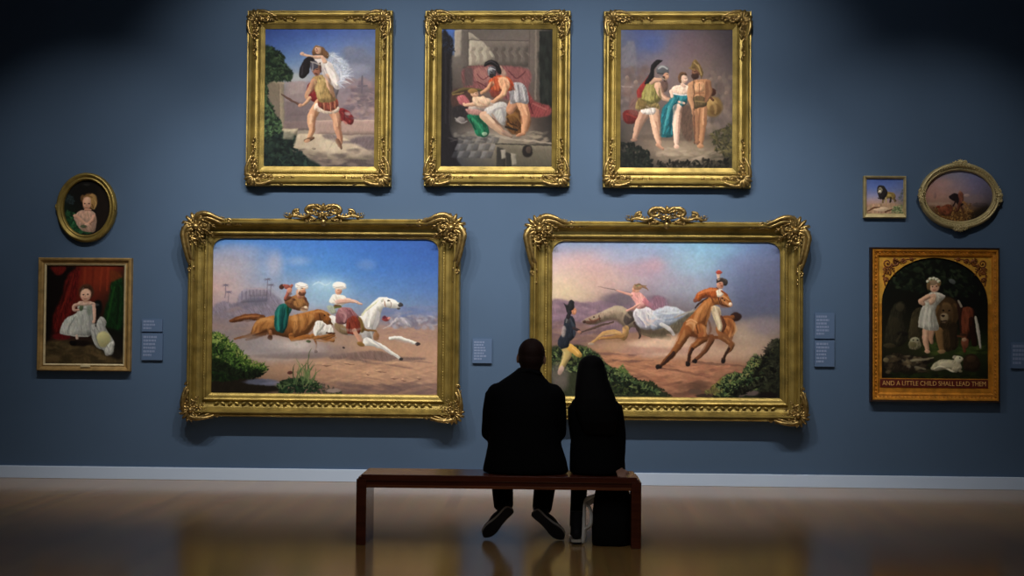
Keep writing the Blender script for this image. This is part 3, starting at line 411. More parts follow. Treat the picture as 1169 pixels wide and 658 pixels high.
    P.stipple(380,300,505,420,[(84,74,86),(126,108,118),(150,126,124)],60,12,6,a=.45); P.poly([(100,470),(165,466),(140,515),(95,512)],(176,164,142),soft=2,a=.6,sm=False); P.poly([(240,520),(330,510),(360,560),(300,585)],(184,170,148),soft=5,a=.5,sm=False)
    return P.done()

def paint_helmeted_rescue(vpp):
    P=Paint(503.5,32,630,190.5,vpp,9); P.use(502,30,3.985)
    P.grid([8,60,130,260,400,440,512],[12,100,190,280,360,430,490,540,640],[
     [(70,100,170),(96,92,96),(92,84,80),(96,88,86),(104,94,88),(96,86,78),(24,26,26)],
     [(44,52,70),(120,112,104),(98,88,82),(112,100,94),(104,92,88),(100,90,82),(26,30,28)],
     [(28,28,36),(96,88,84),(96,86,82),(120,106,98),(104,92,88),(96,86,80),(24,28,26)],
     [(26,26,32),(70,62,60),(96,80,76),(112,90,84),(96,80,78),(84,76,70),(22,24,24)],
     [(24,24,30),(52,46,46),(88,70,66),(104,84,76),(92,74,70),(80,66,60),(26,24,24)],
     [(22,22,28),(46,42,42),(62,54,52),(92,76,70),(92,72,64),(64,54,50),(34,30,30)],
     [(20,20,26),(64,60,60),(112,104,98),(140,126,114),(120,106,96),(70,62,58),(40,36,36)],
     [(20,22,30),(66,66,72),(96,92,90),(130,120,106),(100,92,80),(80,74,66),(48,44,40)],
     [(14,16,22),(40,44,54),(54,54,56),(70,66,60),(60,58,50),(56,54,46),(30,28,26)]])
    P.poly([(10,12),(66,12),(72,60),(70,130),(30,130),(10,60)],(52,88,168),soft=2,sm=False,col2=(110,132,176)); P.poly([(66,14),(100,14),(98,140),(66,138)],(158,146,134),soft=1.5,sm=False,col2=(150,140,128)); P.poly([(98,12),(132,12),(132,190),(98,190)],(92,84,80),soft=2,sm=False)
    # relief
    P.poly([(130,62),(400,66),(400,182),(130,178)],(104,94,88),soft=1.5,sm=False); P.poly([(130,25),(195,70),(245,130),(245,140),(215,178),(132,176)],(168,158,142),soft=2,sm=False); P.poly([(130,24),(180,58),(130,58)],(150,140,128),soft=2,sm=False)
    for x in range(150,400,34):
        P.blob(x,100,9,10,(80,72,68) if x>225 else (130,120,108),a=.7); P.line([(x-6,112),(x+4,140),(x-2,170)],[14,18,10],(82,72,68) if x>225 else (132,120,108),a=.6); P.line([(x+4,118),(x+18,135)],6,(120,108,100) if x>225 else (186,176,158),a=.6)
    P.line([(130,60),(400,64)],4,(70,62,60),a=.7); P.line([(130,180),(400,184)],6,(74,64,62),a=.7); P.line([(404,14),(404,300)],5,(84,74,70),a=.7); P.line([(432,14),(432,330)],8,(128,116,106),a=.7)
    P.poly([(448,20),(510,20),(510,360),(452,350)],(22,26,26),soft=2,sm=False); P.stipple(452,30,508,340,[(32,40,36),(18,20,20),(40,44,40)],60,8,26,a=.5)
    # hangings
    P.poly([(125,182),(390,190),(400,280),(380,330),(300,330),(230,300),(160,290),(110,270)],(124,72,74),soft=3,vary=.14); P.poly([(160,190),(235,190),(225,240),(190,262),(160,240)],(160,106,100),soft=3,a=.8); P.line([(170,215),(195,240),(225,220)],5,(112,60,64)); P.poly([(290,195),(390,195),(395,250),(340,262),(300,240)],(134,78,78),soft=3,a=.8); P.line([(310,200),(345,235),(385,205)],6,(98,50,56)); P.line([(170,250),(210,275)],6,(98,50,54))
    P.poly([(110,180),(150,190),(150,270),(112,270)],(78,68,68),soft=3,sm=False,a=.8); P.poly([(395,290),(430,340),(495,360),(500,400),(440,412),(390,400),(380,340)],(122,52,54),soft=3,vary=.14); P.line([(420,350),(480,375)],8,(156,84,80),a=.7); P.line([(400,330),(420,395)],6,(84,30,36))
    # dark column left
    P.poly([(8,60),(40,40),(60,70),(52,180),(55,280),(50,480),(85,510),(80,600),(100,640),(8,642)],(22,20,26),soft=3); P.line([(26,100),(28,440)],8,(36,34,42),a=.7); P.line([(48,150),(46,450)],5,(50,46,52),a=.6); P.leaves([(8,30),(50,40),(66,110),(40,130),(8,100)],[(24,26,36),(34,40,60)],30,10)
    # floor
    for i in range(7):
        for j in range(3): P.poly([(95+i*26-j*14,500+j*34),(118+i*26-j*14,500+j*34),(108+i*26-j*14,530+j*34),(84+i*26-j*14,530+j*34)],(112,112,118) if (i+j)%2 else (62,64,72),soft=1.5,sm=False,a=.55)
    P.poly([(255,532),(510,540),(510,640),(250,640)],(104,96,82),soft=2,sm=False,col2=(70,66,56)); P.line([(215,490),(330,510),(510,530)],[8,14,6],(160,146,130),a=.7); P.line([(255,533),(510,541)],5,(52,48,44)); P.poly([(262,545),(300,560),(300,640),(258,640)],(44,42,40),soft=2,sm=False); P.poly([(278,560),(300,558),(304,600),(282,602)],(138,130,118),soft=1.5,sm=False); P.poly([(322,575),(345,580),(352,630),(330,632)],(130,122,110),soft=1.5,sm=False); P.poly([(300,570),(322,578),(328,640),(304,640)],(42,40,38),soft=2,sm=False)
    P.blob(398,566,24,28,(28,24,24)); P.blob(404,560,12,16,(64,52,46)); P.stipple(330,480,480,530,[(150,136,118),(100,90,80)],30,20,5,a=.5); P.stipple(60,480,240,520,[(130,124,116),(70,66,68)],30,16,5,a=.5)
    # couch and woman
    P.poly([(60,290),(150,285),(170,310),(150,370),(170,390),(120,385),(60,365)],(74,50,46),soft=3); P.line([(60,305),(110,285),(190,290)],[10,16,10],(92,78,48)); P.line([(60,310),(110,300)],5,(140,114,64),a=.8); P.poly([(80,320),(110,312),(140,350),(120,370),(90,350)],(176,92,98),soft=2); P.poly([(58,370),(120,360),(130,410),(70,420)],(40,36,40),soft=3); P.blob(95,425,22,14,(120,112,112)); P.line([(70,415),(100,440),(125,430)],6,(150,144,142),a=.7)
    P.poly([(125,405),(165,400),(205,430),(225,480),(210,500),(170,495),(150,450)],(16,96,66),vary=.2); P.line([(150,415),(180,450),(200,490)],8,(40,136,92),a=.8); P.line([(140,420),(165,470)],6,(8,58,44)); P.blob(205,488,12,8,(170,190,160),a=.7)
    P.poly([(130,370),(170,330),(225,325),(255,350),(300,350),(305,400),(305,440),(285,440),(250,400),(210,385),(160,392)],(176,158,150),vary=.1); P.poly([(120,375),(180,380),(200,400),(160,405),(130,395)],(196,136,128),soft=2,a=.8); P.poly([(200,385),(260,345),(300,352),(304,410),(290,450),(250,420)],(186,182,180),vary=.08); P.line([(230,380),(270,365),(295,370)],6,(220,216,212),a=.8); P.line([(280,370),(295,430)],8,(150,146,150),a=.7)
    P.line([(200,405),(235,440),(270,470),(300,492)],[40,36,28,16],(196,156,128)); P.line([(210,400),(245,435)],[10,12],(226,190,160),a=.7); P.line([(290,480),(325,500)],[20,14],(150,120,104))
    P.line([(195,325),(160,352),(120,356),(108,350)],[20,18,12,9],(216,168,136)); P.poly([(150,320),(185,318),(225,330),(222,360),(180,366),(152,345)],(220,184,152)); P.blob(158,305,18,16,(206,154,122)); P.blob(150,294,22,11,(150,110,62)); P.blob(162,308,8,8,(222,172,142)); P.line([(175,345),(215,360)],8,(190,146,120),a=.7)
    # bending warrior
    P.poly([(310,380),(360,370),(400,390),(410,440),(385,480),(330,490),(300,450)],(88,54,26),soft=3,vary=.25); P.blob(335,410,26,24,(120,78,34),a=.7); P.blob(370,430,20,30,(70,40,20),a=.7); P.line([(310,440),(340,470)],8,(150,100,46),a=.6); P.line([(300,455),(350,470)],10,(40,30,24))
    S=(202,142,104)
    P.line([(340,340),(320,375),(325,390)],[50,38,20],(190,130,96)); P.line([(370,345),(388,400),(385,440),(380,485)],[50,40,32,20],S); P.line([(375,350),(395,400)],[10,8],(230,176,136),a=.7); P.line([(360,490),(380,488),(350,496)],[12,16,10],(176,120,88)); P.line([(365,370),(372,440)],8,(150,96,68),a=.7)
    P.poly([(312,270),(350,252),(385,270),(402,330),(395,352),(360,345),(320,352),(318,320)],(156,152,156),vary=.12); P.line([(335,270),(345,340)],7,(210,206,206),a=.8); P.line([(372,275),(385,335)],7,(204,200,202),a=.7); P.line([(355,265),(362,335)],6,(104,100,108),a=.8); P.line([(320,290),(322,340)],6,(110,104,112),a=.7)
    P.poly([(225,240),(260,222),(300,225),(330,250),(335,280),(310,292),(290,280),(262,300),(230,285),(222,262)],(186,74,40),vary=.12); P.poly([(265,235),(300,232),(318,262),(300,292),(275,280)],(218,158,118),soft=2); P.line([(240,245),(250,285)],9,(214,104,62),a=.7); P.line([(320,250),(330,280)],9,(170,60,34)); P.poly([(230,290),(270,300),(265,325),(235,318)],(128,48,34),soft=2,a=.8)
    P.line([(300,270),(285,310),(250,335)],[30,24,15],(222,164,122)); P.blob(242,340,12,8,(206,150,116)); P.line([(235,260),(215,285),(190,302)],[24,20,13],(204,146,108)); P.line([(300,280),(290,310)],8,(240,190,150),a=.6); P.poly([(270,175),(300,210),(295,232),(270,215)],(190,160,140),soft=2,a=.7)
    P.poly([(200,180),(205,162),(230,152),(258,160),(275,190),(278,215),(262,212),(250,185),(230,172),(212,178)],(22,20,24)); P.blob(236,204,20,26,(70,70,78)); P.blob(230,196,8,14,(140,140,148),a=.9); P.blob(234,222,12,10,(40,36,38)); P.line([(220,185),(222,220)],4,(170,168,172),a=.7); P.line([(252,200),(250,225)],6,(44,42,48))
    for q,w,c,a in [([(238,398),(262,440),(292,478)],[5,10,5],(146,104,82),.7),([(396,370),(404,420),(396,475)],[4,9,5],(140,90,62),.85),([(360,350),(372,400)],[4,8],(236,182,142),.7),([(328,350),(314,380)],[4,6],(224,168,130),.6),([(296,248),(306,280)],[5,6],(156,100,72),.7),([(262,232),(290,236),(312,252)],[4,8,4],(240,190,152),.7),([(236,252),(232,280)],[5,7],(112,40,22),.8),([(258,250),(264,290)],[4,6],(226,116,70),.7),([(322,262),(336,285)],[5,6],(100,36,22),.8),([(345,262),(348,300),(352,345)],[3,6,3],(226,224,226),.7),([(330,275),(330,342)],[4,6],(96,92,98),.8),([(388,290),(396,340)],[4,6],(86,82,90),.8),([(215,395),(236,370),(280,352)],[4,9,4],(222,218,214),.7),([(240,392),(264,372),(298,366)],[4,8,4],(140,134,138),.75),([(288,380),(296,420)],[5,8],(126,122,126),.7),([(160,330),(190,326),(222,338)],[4,8,4],(240,208,176),.6),([(150,356),(196,368),(240,356)],[4,7,4],(150,112,92),.75),([(150,420),(180,460)],[5,8],(60,150,104),.6),([(170,410),(206,452)],[4,8],(6,50,36),.8)]: P.line(q,[v*1.5 for v in w],c,a=a*.7,soft=6)
    P.line([(222,196),(236,190),(250,196)],[3,5,3],(196,196,202),a=.8); P.line([(228,204),(236,206)],4,(24,22,26)); P.line([(206,170),(232,158),(262,176)],[3,6,3],(62,56,60),a=.8); P.line([(160,304),(168,306)],2.4,(90,54,40)); P.line([(300,410),(340,400),(370,440)],[6,12,6],(150,104,50),a=.5); P.line([(318,440),(350,452)],6,(46,26,14),a=.8)
    return P.done()

def paint_trio(vpp):
    P=Paint(708,32,836.5,191,vpp,11); P.use(706,30,3.985)
    P.grid([8,100,200,300,400,520],[12,80,160,240,320,420,500,560,650],[
     [(84,92,124),(72,84,140),(84,90,134),(98,86,104),(86,76,84),(66,60,70)],
     [(88,92,112),(76,90,142),(98,104,140),(112,94,106),(96,82,86),(68,62,70)],
     [(98,92,102),(104,98,116),(124,110,122),(132,108,110),(120,100,98),(86,76,82)],
     [(94,84,88),(104,92,98),(120,104,108),(124,104,104),(120,102,98),(96,84,86)],
     [(86,76,78),(94,82,84),(100,86,86),(104,88,84),(108,92,86),(90,80,78)],
     [(70,62,62),(82,72,70),(86,74,70),(90,76,70),(92,80,72),(72,66,60)],
     [(54,50,48),(96,82,74),(116,100,86),(112,96,82),(96,84,70),(56,54,42)],
     [(36,36,34),(86,74,66),(136,118,102),(146,128,108),(124,110,92),(52,50,38)],
     [(16,18,18),(30,30,28),(56,50,44),(72,64,54),(52,48,40),(24,24,20)]])
    P.poly([(10,95),(30,88),(40,62),(70,62),(78,95),(84,200),(20,200)],(116,112,124),soft=3,a=.7,sm=False); P.stipple(10,190,180,420,[(112,98,98),(90,78,80),(132,112,108),(104,80,76)],130,14,16,a=.4); P.stipple(400,210,520,470,[(120,102,98),(96,84,82),(136,116,106),(84,72,72)],110,14,18,a=.45); P.line([(15,270),(60,272)],6,(150,136,134),a=.7)
    for x,y in [(40,230),(80,250),(420,240),(460,230),(490,300),(440,300)]: P.blob(x,y,10,12,(140,116,104),a=.6); P.line([(x,y+14),(x+4,y+60)],[22,26],(112,92,88),a=.5)
    P.blob(160,70,50,40,(68,90,160),soft=1.2,a=.6); P.blob(330,90,120,60,(128,104,116),soft=1.2,a=.4); P.blob(250,500,200,14,(74,62,58),soft=.9,a=.5); P.stipple(180,540,480,600,[(160,142,122),(120,104,90)],50,26,6,a=.4)
    P.leaves([(8,530),(60,520),(140,570),(160,640),(8,645)],[(18,24,22),(28,34,28),(12,16,16)],90,17); P.leaves([(420,480),(515,440),(518,600),(440,560)],[(66,62,40),(48,48,32),(86,78,48)],70,14); P.leaves([(180,610),(500,600),(518,645),(170,648)],[(30,28,24),(56,50,42),(18,18,16)],70,18)
    # left warrior
    S=(196,152,126)
    P.poly([(30,380),(70,375),(100,395),(95,425),(60,440),(28,430),(20,405)],(92,24,24)); P.line([(40,395),(80,410)],8,(130,44,38),a=.7); P.poly([(85,290),(125,235),(145,215),(160,250),(130,310),(95,330)],(128,36,34)); P.poly([(60,330),(110,320),(120,360),(90,400),(50,390)],(112,72,66),soft=4,a=.6)
    P.line([(125,385),(100,430),(85,470),(75,505)],[50,40,30,17],(176,134,112)); P.line([(160,380),(170,440),(178,490),(190,535)],[50,42,32,18],S); P.line([(152,400),(168,450)],[10,9],(226,186,158),a=.7); P.line([(180,535),(205,552)],[18,12],(170,124,100)); P.blob(72,512,16,7,(130,96,80)); P.line([(172,430),(190,510)],7,(150,108,88),a=.6)
    P.poly([(105,360),(140,345),(170,365),(165,392),(130,398),(105,388)],(214,204,200)); P.poly([(80,345),(110,320),(160,340),(185,350),(190,375),(165,365),(120,372),(85,375)],(132,112,66),vary=.16)
    P.poly([(120,270),(150,240),(190,260),(205,300),(180,340),(130,350),(105,325)],(128,120,62),vary=.14); P.line([(150,260),(140,330)],9,(168,158,92),a=.7); P.line([(175,280),(165,335)],7,(92,84,44),a=.8); P.poly([(95,320),(130,345),(120,370),(88,352)],(108,86,46),soft=2,a=.8)
    P.line([(180,265),(195,310),(230,328),(275,335)],[34,26,18,12],(206,160,132)); P.line([(150,250),(165,240),(190,240)],[20,24,18],(196,150,124)); P.line([(190,285),(200,310)],8,(234,194,164),a=.6); P.blob(278,337,12,8,(210,164,138)); P.poly([(195,250),(220,240),(225,280),(200,295)],(92,66,58),soft=2,a=.8)
    P.poly([(118,255),(140,215),(150,170),(175,148),(200,150),(185,165),(165,190),(160,230),(135,255)],(24,22,26)); P.blob(202,196,28,22,(84,86,92)); P.line([(182,190),(200,178),(222,190)],[5,9,5],(176,178,180),a=.85); P.line([(180,210),(225,208)],5,(60,56,60)); P.blob(216,222,14,16,(186,136,108)); P.line([(205,225),(212,245)],9,(70,50,44)); P.blob(222,222,6,7,(206,156,126)); P.line([(190,225),(215,240)],4,(150,130,110))
    # woman in teal
    T=(22,98,112)
    P.poly([(250,305),(280,298),(315,310),(310,345),(285,370),(270,400),(250,440),(250,490),(215,500),(190,490),(192,430),(200,370),(225,340)],T,vary=.18); P.line([(230,360),(215,420),(205,480)],[10,16,10],(52,142,152),a=.75); P.line([(260,345),(240,400),(235,480)],[7,12,7],(10,60,74),a=.85); P.line([(285,320),(270,350)],[14,10],(60,150,160),a=.7); P.line([(222,370),(208,440)],5,(8,54,66),a=.8); P.line([(246,420),(242,485)],6,(46,130,142),a=.7)
    P.line([(270,370),(265,430),(264,490),(266,535)],[44,38,28,15],(222,182,162)); P.line([(262,400),(258,450)],[9,8],(242,208,190),a=.7); P.blob(266,543,12,10,(214,170,148)); P.line([(278,400),(274,480)],7,(172,128,110),a=.6)
    P.poly([(240,285),(255,266),(300,262),(322,270),(320,300),(290,310),(258,305),(238,310)],(234,200,178)); P.line([(300,345),(275,340)],10,(220,178,156)); P.line([(240,290),(245,315)],14,(226,190,168)); P.blob(296,235,17,20,(226,184,160)); P.poly([(272,225),(285,203),(305,206),(312,220),(296,216),(284,232),(285,252),(274,248)],(104,72,50)); P.blob(305,238,8,9,(240,200,176)); P.line([(290,258),(300,268)],14,(220,178,156)); P.line([(255,282),(290,290)],6,(246,218,198),a=.7); P.line([(250,300),(285,308),(316,306)],5,(222,220,218))
    P.poly([(280,370),(320,355),(335,400),(340,470),(330,520),(300,500),(285,450)],(84,60,50),soft=3,a=.75)
    # large man with spear
    B=(176,122,84)
    P.blob(430,360,44,46,(120,92,50)); P.blob(424,350,26,28,(168,132,78),a=.8); P.blob(440,372,26,26,(92,66,34),a=.7); P.blob(424,294,20,18,(64,34,26)); P.line([(400,300),(430,330)],10,(96,56,36))
    P.line([(355,340),(356,400),(358,470),(362,525)],[44,38,30,17],(150,102,72)); P.line([(378,340),(384,400),(380,470),(376,530)],[46,40,30,18],B); P.line([(388,370),(386,440)],[9,8],(216,160,116),a=.7); P.blob(374,540,15,10,(170,120,86)); P.blob(358,522,14,8,(134,92,68))
    P.poly([(325,255),(345,240),(395,235),(412,250),(408,300),(395,340),(345,345),(330,310)],B,vary=.1); P.poly([(345,255),(385,250),(392,285),(365,295),(345,285)],(214,158,114),soft=2,a=.85); P.line([(368,255),(368,330)],4,(130,84,58),a=.8); P.line([(345,300),(390,298)],5,(136,88,60),a=.7); P.blob(360,318,14,14,(196,142,102),a=.6); P.poly([(335,330),(360,310),(400,325),(400,355),(370,365),(345,370),(335,352)],(92,74,48)); P.line([(345,335),(395,338)],6,(130,106,66))
    P.line([(408,250),(415,300),(400,335)],[26,22,14],(150,102,72)); P.line([(330,262),(325,310),(335,350),(342,385)],[28,24,18,12],(190,136,98)); P.line([(342,180),(345,390),(348,530)],3,(64,46,38)); P.blob(342,388,9,11,(170,120,88))
    P.blob(352,200,20,26,(112,70,52)); P.blob(348,222,17,15,(60,38,32)); P.poly([(328,190),(335,160),(350,145),(368,165),(385,200),(378,235),(366,205),(345,185)],(126,98,56)); P.line([(345,160),(365,180),(376,215)],[5,8,5],(176,146,90),a=.8); P.blob(346,204,10,8,(140,92,70)); P.line([(322,185),(345,192)],7,(138,108,64))
    for q,w,c,a in [([(122,390),(104,430),(90,480)],[5,9,4],(120,86,72),.8),([(148,392),(160,450),(172,510)],[4,9,4],(226,182,154),.7),([(182,400),(190,450),(196,510)],[4,8,4],(122,86,70),.8),([(196,270),(208,305),(240,326)],[4,8,4],(150,106,86),.75),([(176,262),(190,300),(216,322)],[3,6,3],(232,190,160),.6),([(140,260),(130,300),(128,335)],[4,9,4],(170,160,96),.7),([(186,280),(190,320),(176,345)],[5,11,5],(76,68,34),.85),([(110,330),(150,345)],[5,7],(78,66,34),.8),([(128,360),(150,372),(150,392)],[4,7,4],(170,156,152),.7),([(252,320),(232,370),(214,440)],[4,10,6],(74,160,168),.7),([(276,320),(252,380),(240,450)],[4,10,6],(6,52,66),.85),([(210,390),(200,450),(200,490)],[4,8,4],(10,62,76),.8),([(300,310),(286,350)],[5,9],(40,124,138),.7),([(258,380),(254,440),(258,510)],[4,8,4],(244,212,196),.6),([(284,390),(278,450),(274,510)],[4,8,4],(160,118,102),.8),([(256,270),(280,278),(312,272)],[3,7,3],(248,222,204),.6),([(350,262),(356,282),(362,290)],[4,9,4],(226,172,128),.6),([(400,250),(404,300),(394,335)],[5,12,6],(110,70,48),.85),([(334,270),(334,310)],[4,7],(216,160,120),.6),([(372,300),(370,325)],[3,5],(122,80,56),.7),([(372,370),(368,430),(366,500)],[4,8,4],(96,62,44),.85),([(392,370),(394,430),(388,510)],[3,6,3],(126,82,58),.75),([(340,370),(344,440),(350,510)],[4,8,4],(104,68,50),.8),([(415,330),(440,360),(440,390)],[4,9,4],(186,150,92),.6)]: P.line(q,[v*1.5 for v in w],c,a=a*.7,soft=6)
    P.line([(302,232),(309,232)],2.4,(80,50,42)); P.line([(302,247),(309,247)],2.6,(170,80,74)); P.line([(218,216),(225,216)],2.6,(70,44,38)); P.line([(342,200),(352,200)],3,(50,28,24)); P.line([(176,186),(200,174),(226,188)],[3,5,3],(150,152,156),a=.7)
    return P.done()

def paint_seated_child(vpp):
    P=Paint(52,302.5,141.5,416,vpp,13); P.use(46,298,5.39)
    P.grid([35,120,230,330,430,500],[30,120,240,340,440,500,620],[
     [(70,12,10),(50,10,8),(104,26,14),(120,36,16),(112,32,14),(70,18,10)],
     [(14,6,6),(56,12,10),(112,30,16),(122,38,18),(104,30,14),(30,24,10)],
     [(8,5,5),(70,14,12),(92,22,14),(84,24,14),(40,20,12),(12,26,10)],
     [(8,4,5),(70,12,12),(64,14,12),(40,14,10),(14,18,10),(8,26,10)],
     [(14,4,5),(60,10,12),(36,8,8),(20,10,8),(10,12,8),(8,12,8)],
     [(40,26,20),(52,34,26),(44,32,24),(40,30,22),(24,20,16),(14,12,10)],
     [(24,18,12),(60,48,30),(70,56,34),(64,50,32),(40,34,24),(16,14,10)]])
    P.poly([(35,32),(150,32),(220,40),(150,130),(130,220),(80,330),(60,470),(35,480)],(12,6,6),soft=5); P.poly([(60,35),(150,35),(140,70),(100,88),(70,60)],(96,18,14),soft=3); P.poly([(190,60),(240,40),(225,180),(200,300),(120,420),(90,440),(80,340),(140,210),(150,120)],(90,16,14),soft=4,vary=.2); P.line([(200,80),(170,190),(120,320)],[8,14,8],(120,26,18),a=.8); P.line([(170,120),(130,260)],[8,12],(50,8,8),a=.8); P.poly([(90,450),(170,440),(180,480),(120,490),(80,475)],(104,16,20),soft=3,a=.8)
    for x in (270,320,370,410): P.line([(x,40),(x-6,180)],[16,10],(144,48,22) if x!=320 else (90,24,12),a=.5)
    P.poly([(430,130),(470,105),(500,110),(500,400),(440,410),(390,390),(395,300),(420,220)],(10,40,14),soft=4,vary=.25); P.line([(450,160),(430,260),(410,360)],[10,16,10],(22,66,20),a=.8); P.line([(480,160),(470,380)],[14,18],(6,24,8),a=.8); P.poly([(420,60),(460,60),(500,90),(470,110),(430,120)],(96,40,14),soft=3,a=.8)
    P.poly([(330,250),(370,245),(375,300),(350,350),(320,320)],(8,10,12),soft=3); P.blob(345,268,16,8,(80,84,90),a=.6)
    P.poly([(35,510),(120,490),(300,500),(420,520),(500,560),(500,625),(35,625)],(72,58,34),soft=5); P.stipple(40,500,420,620,[(94,78,48),(50,40,24),(84,66,40),(40,34,20)],80,30,12,a=.5); P.poly([(320,500),(500,480),(500,600),(440,590)],(14,12,10),soft=6,a=.85); P.blob(250,505,70,18,(14,8,8),soft=.7,a=.9)
    D=(172,176,172)
    P.poly([(225,260),(255,245),(300,250),(330,262),(325,310),(330,370),(325,440),(300,465),(240,468),(190,462),(140,455),(120,440),(135,390),(160,350),(200,330),(225,310)],D,vary=.08); P.poly([(140,400),(200,380),(215,450),(150,448)],(200,202,196),soft=3,a=.7); P.line([(215,340),(180,400),(170,450)],[5,9,6],(128,134,134),a=.8); P.line([(260,330),(250,400),(262,460)],[5,10,6],(140,144,144),a=.7); P.line([(300,330),(310,430)],[6,10],(134,138,140),a=.8); P.line([(230,290),(300,300)],[6,6],(120,126,124),a=.7); P.line([(130,445),(200,460),(300,462)],[3,5,4],(206,206,202),a=.7); P.poly([(285,280),(310,275),(312,325),(290,330)],(110,124,108),soft=3,a=.7)
    P.line([(232,265),(205,275),(205,300),(235,300)],[22,22,18,14],(206,162,142)); P.blob(250,285,14,22,(74,90,60),a=.9); P.line([(325,265),(332,310),(332,360)],[24,22,15],(208,166,146)); P.blob(326,372,10,12,(200,156,136)); P.poly([(228,255),(258,245),(305,248),(326,262),(280,275),(240,272)],(214,176,156),soft=2)
    P.blob(279,190,46,48,(70,40,26)); P.blob(276,206,33,40,(214,166,140)); P.blob(290,212,18,28,(224,176,150),a=.6); P.poly([(240,195),(248,160),(280,148),(310,160),(320,200),(308,180),(280,168),(255,178)],(66,38,24)); P.line([(252,180),(262,165)],6,(150,140,130),a=.5)
    P.blob(262,203,6,4,(40,28,26)); P.blob(290,203,6,4,(40,28,26)); P.line([(276,205),(274,220)],3,(180,122,100)); P.line([(267,232),(284,232)],4,(150,64,56)); P.blob(258,222,8,6,(216,142,122),a=.6); P.blob(296,222,8,6,(216,142,122),a=.6); P.line([(262,250),(292,250)],8,(190,140,118))
    P.line([(225,462),(228,476)],18,(196,170,156)); P.line([(190,498),(218,505)],16,(10,8,8)); P.blob(205,510,20,12,(10,7,7))
    P.poly([(310,400),(340,380),(370,340),(405,370),(400,410),(440,470),(455,510),(430,570),(405,578),(390,550),(350,530),(325,490),(315,440)],(150,152,150),vary=.12); P.blob(388,480,44,50,(172,168,116)); P.blob(380,470,28,32,(190,186,130),a=.7); P.poly([(400,550),(430,500),(455,500),(450,560),(430,575)],(178,180,176),soft=2); P.line([(330,420),(345,480),(370,530)],[5,8,5],(110,114,116),a=.8); P.line([(430,560),(410,520)],5,(120,124,124),a=.7); P.line([(350,385),(360,420)],10,(190,190,186),a=.6); P.line([(345,360),(340,400)],7,(30,26,28))
    return P.done()*1.02

def paint_girl_oval(vpp):
    P=Paint(72,204,127,270,vpp,15); P.use(60,192,7.31)
    P.grid([95,280,470],[80,250,420,560],[[(12,12,14),(14,12,12),(14,11,10)],[(16,22,20),(14,12,12),(18,14,12)],[(14,34,22),(20,18,16),(20,15,12)],[(16,36,22),(24,24,20),(16,12,10)]])
    P.leaves([(110,360),(180,380),(240,470),(330,520),(320,550),(180,540),(110,440)],[(24,70,40),(14,44,28),(40,92,54)],110,22); P.leaves([(105,210),(180,230),(170,300),(110,300)],[(36,50,54),(24,36,38)],30,16); P.blob(285,130,30,10,(44,46,44),a=.6); P.poly([(390,150),(470,300),(430,480),(370,520),(375,300)],(26,18,14),soft=6,a=.7)
    P.poly([(180,405),(230,355),(300,350),(355,370),(372,430),(365,520),(320,540),(240,520),(190,450)],(176,140,122),vary=.08); P.poly([(230,360),(300,350),(345,380),(330,420),(260,420)],(206,160,136),soft=3,a=.8)
    P.line([(185,400),(225,425),(275,465),(325,470)],[30,30,26,20],(206,156,130)); P.line([(350,400),(335,440),(290,480)],[30,28,20],(200,150,124)); P.blob(290,478,24,14,(212,162,138)); P.poly([(240,470),(300,490),(350,480),(350,520),(280,530)],(160,124,104),soft=3,a=.6); P.blob(260,490,30,14,(24,60,36),a=.6)
    P.blob(310,270,64,66,(104,72,40)); P.blob(346,290,28,54,(150,112,60)); P.blob(335,240,34,32,(170,130,72),a=.8); P.blob(250,250,20,34,(92,62,34)); P.blob(286,288,38,56,(206,154,124)); P.blob(296,270,26,30,(222,172,142),a=.7); P.line([(255,240),(290,222),(330,240)],[10,16,12],(132,94,52)); P.line([(350,260),(365,300),(352,340)],[6,10,6],(190,150,88),a=.8); P.line([(330,300),(345,330)],8,(92,62,36))
    P.blob(266,290,8,5,(70,42,34)); P.blob(306,290,8,5,(70,42,34)); P.line([(284,290),(280,312)],4,(176,116,92)); P.line([(272,328),(292,328)],6,(158,76,66)); P.blob(262,312,10,8,(214,138,116),a=.6); P.blob(308,312,10,8,(214,138,116),a=.6); P.line([(275,345),(320,350)],18,(190,138,112))
    return P.done()*.95

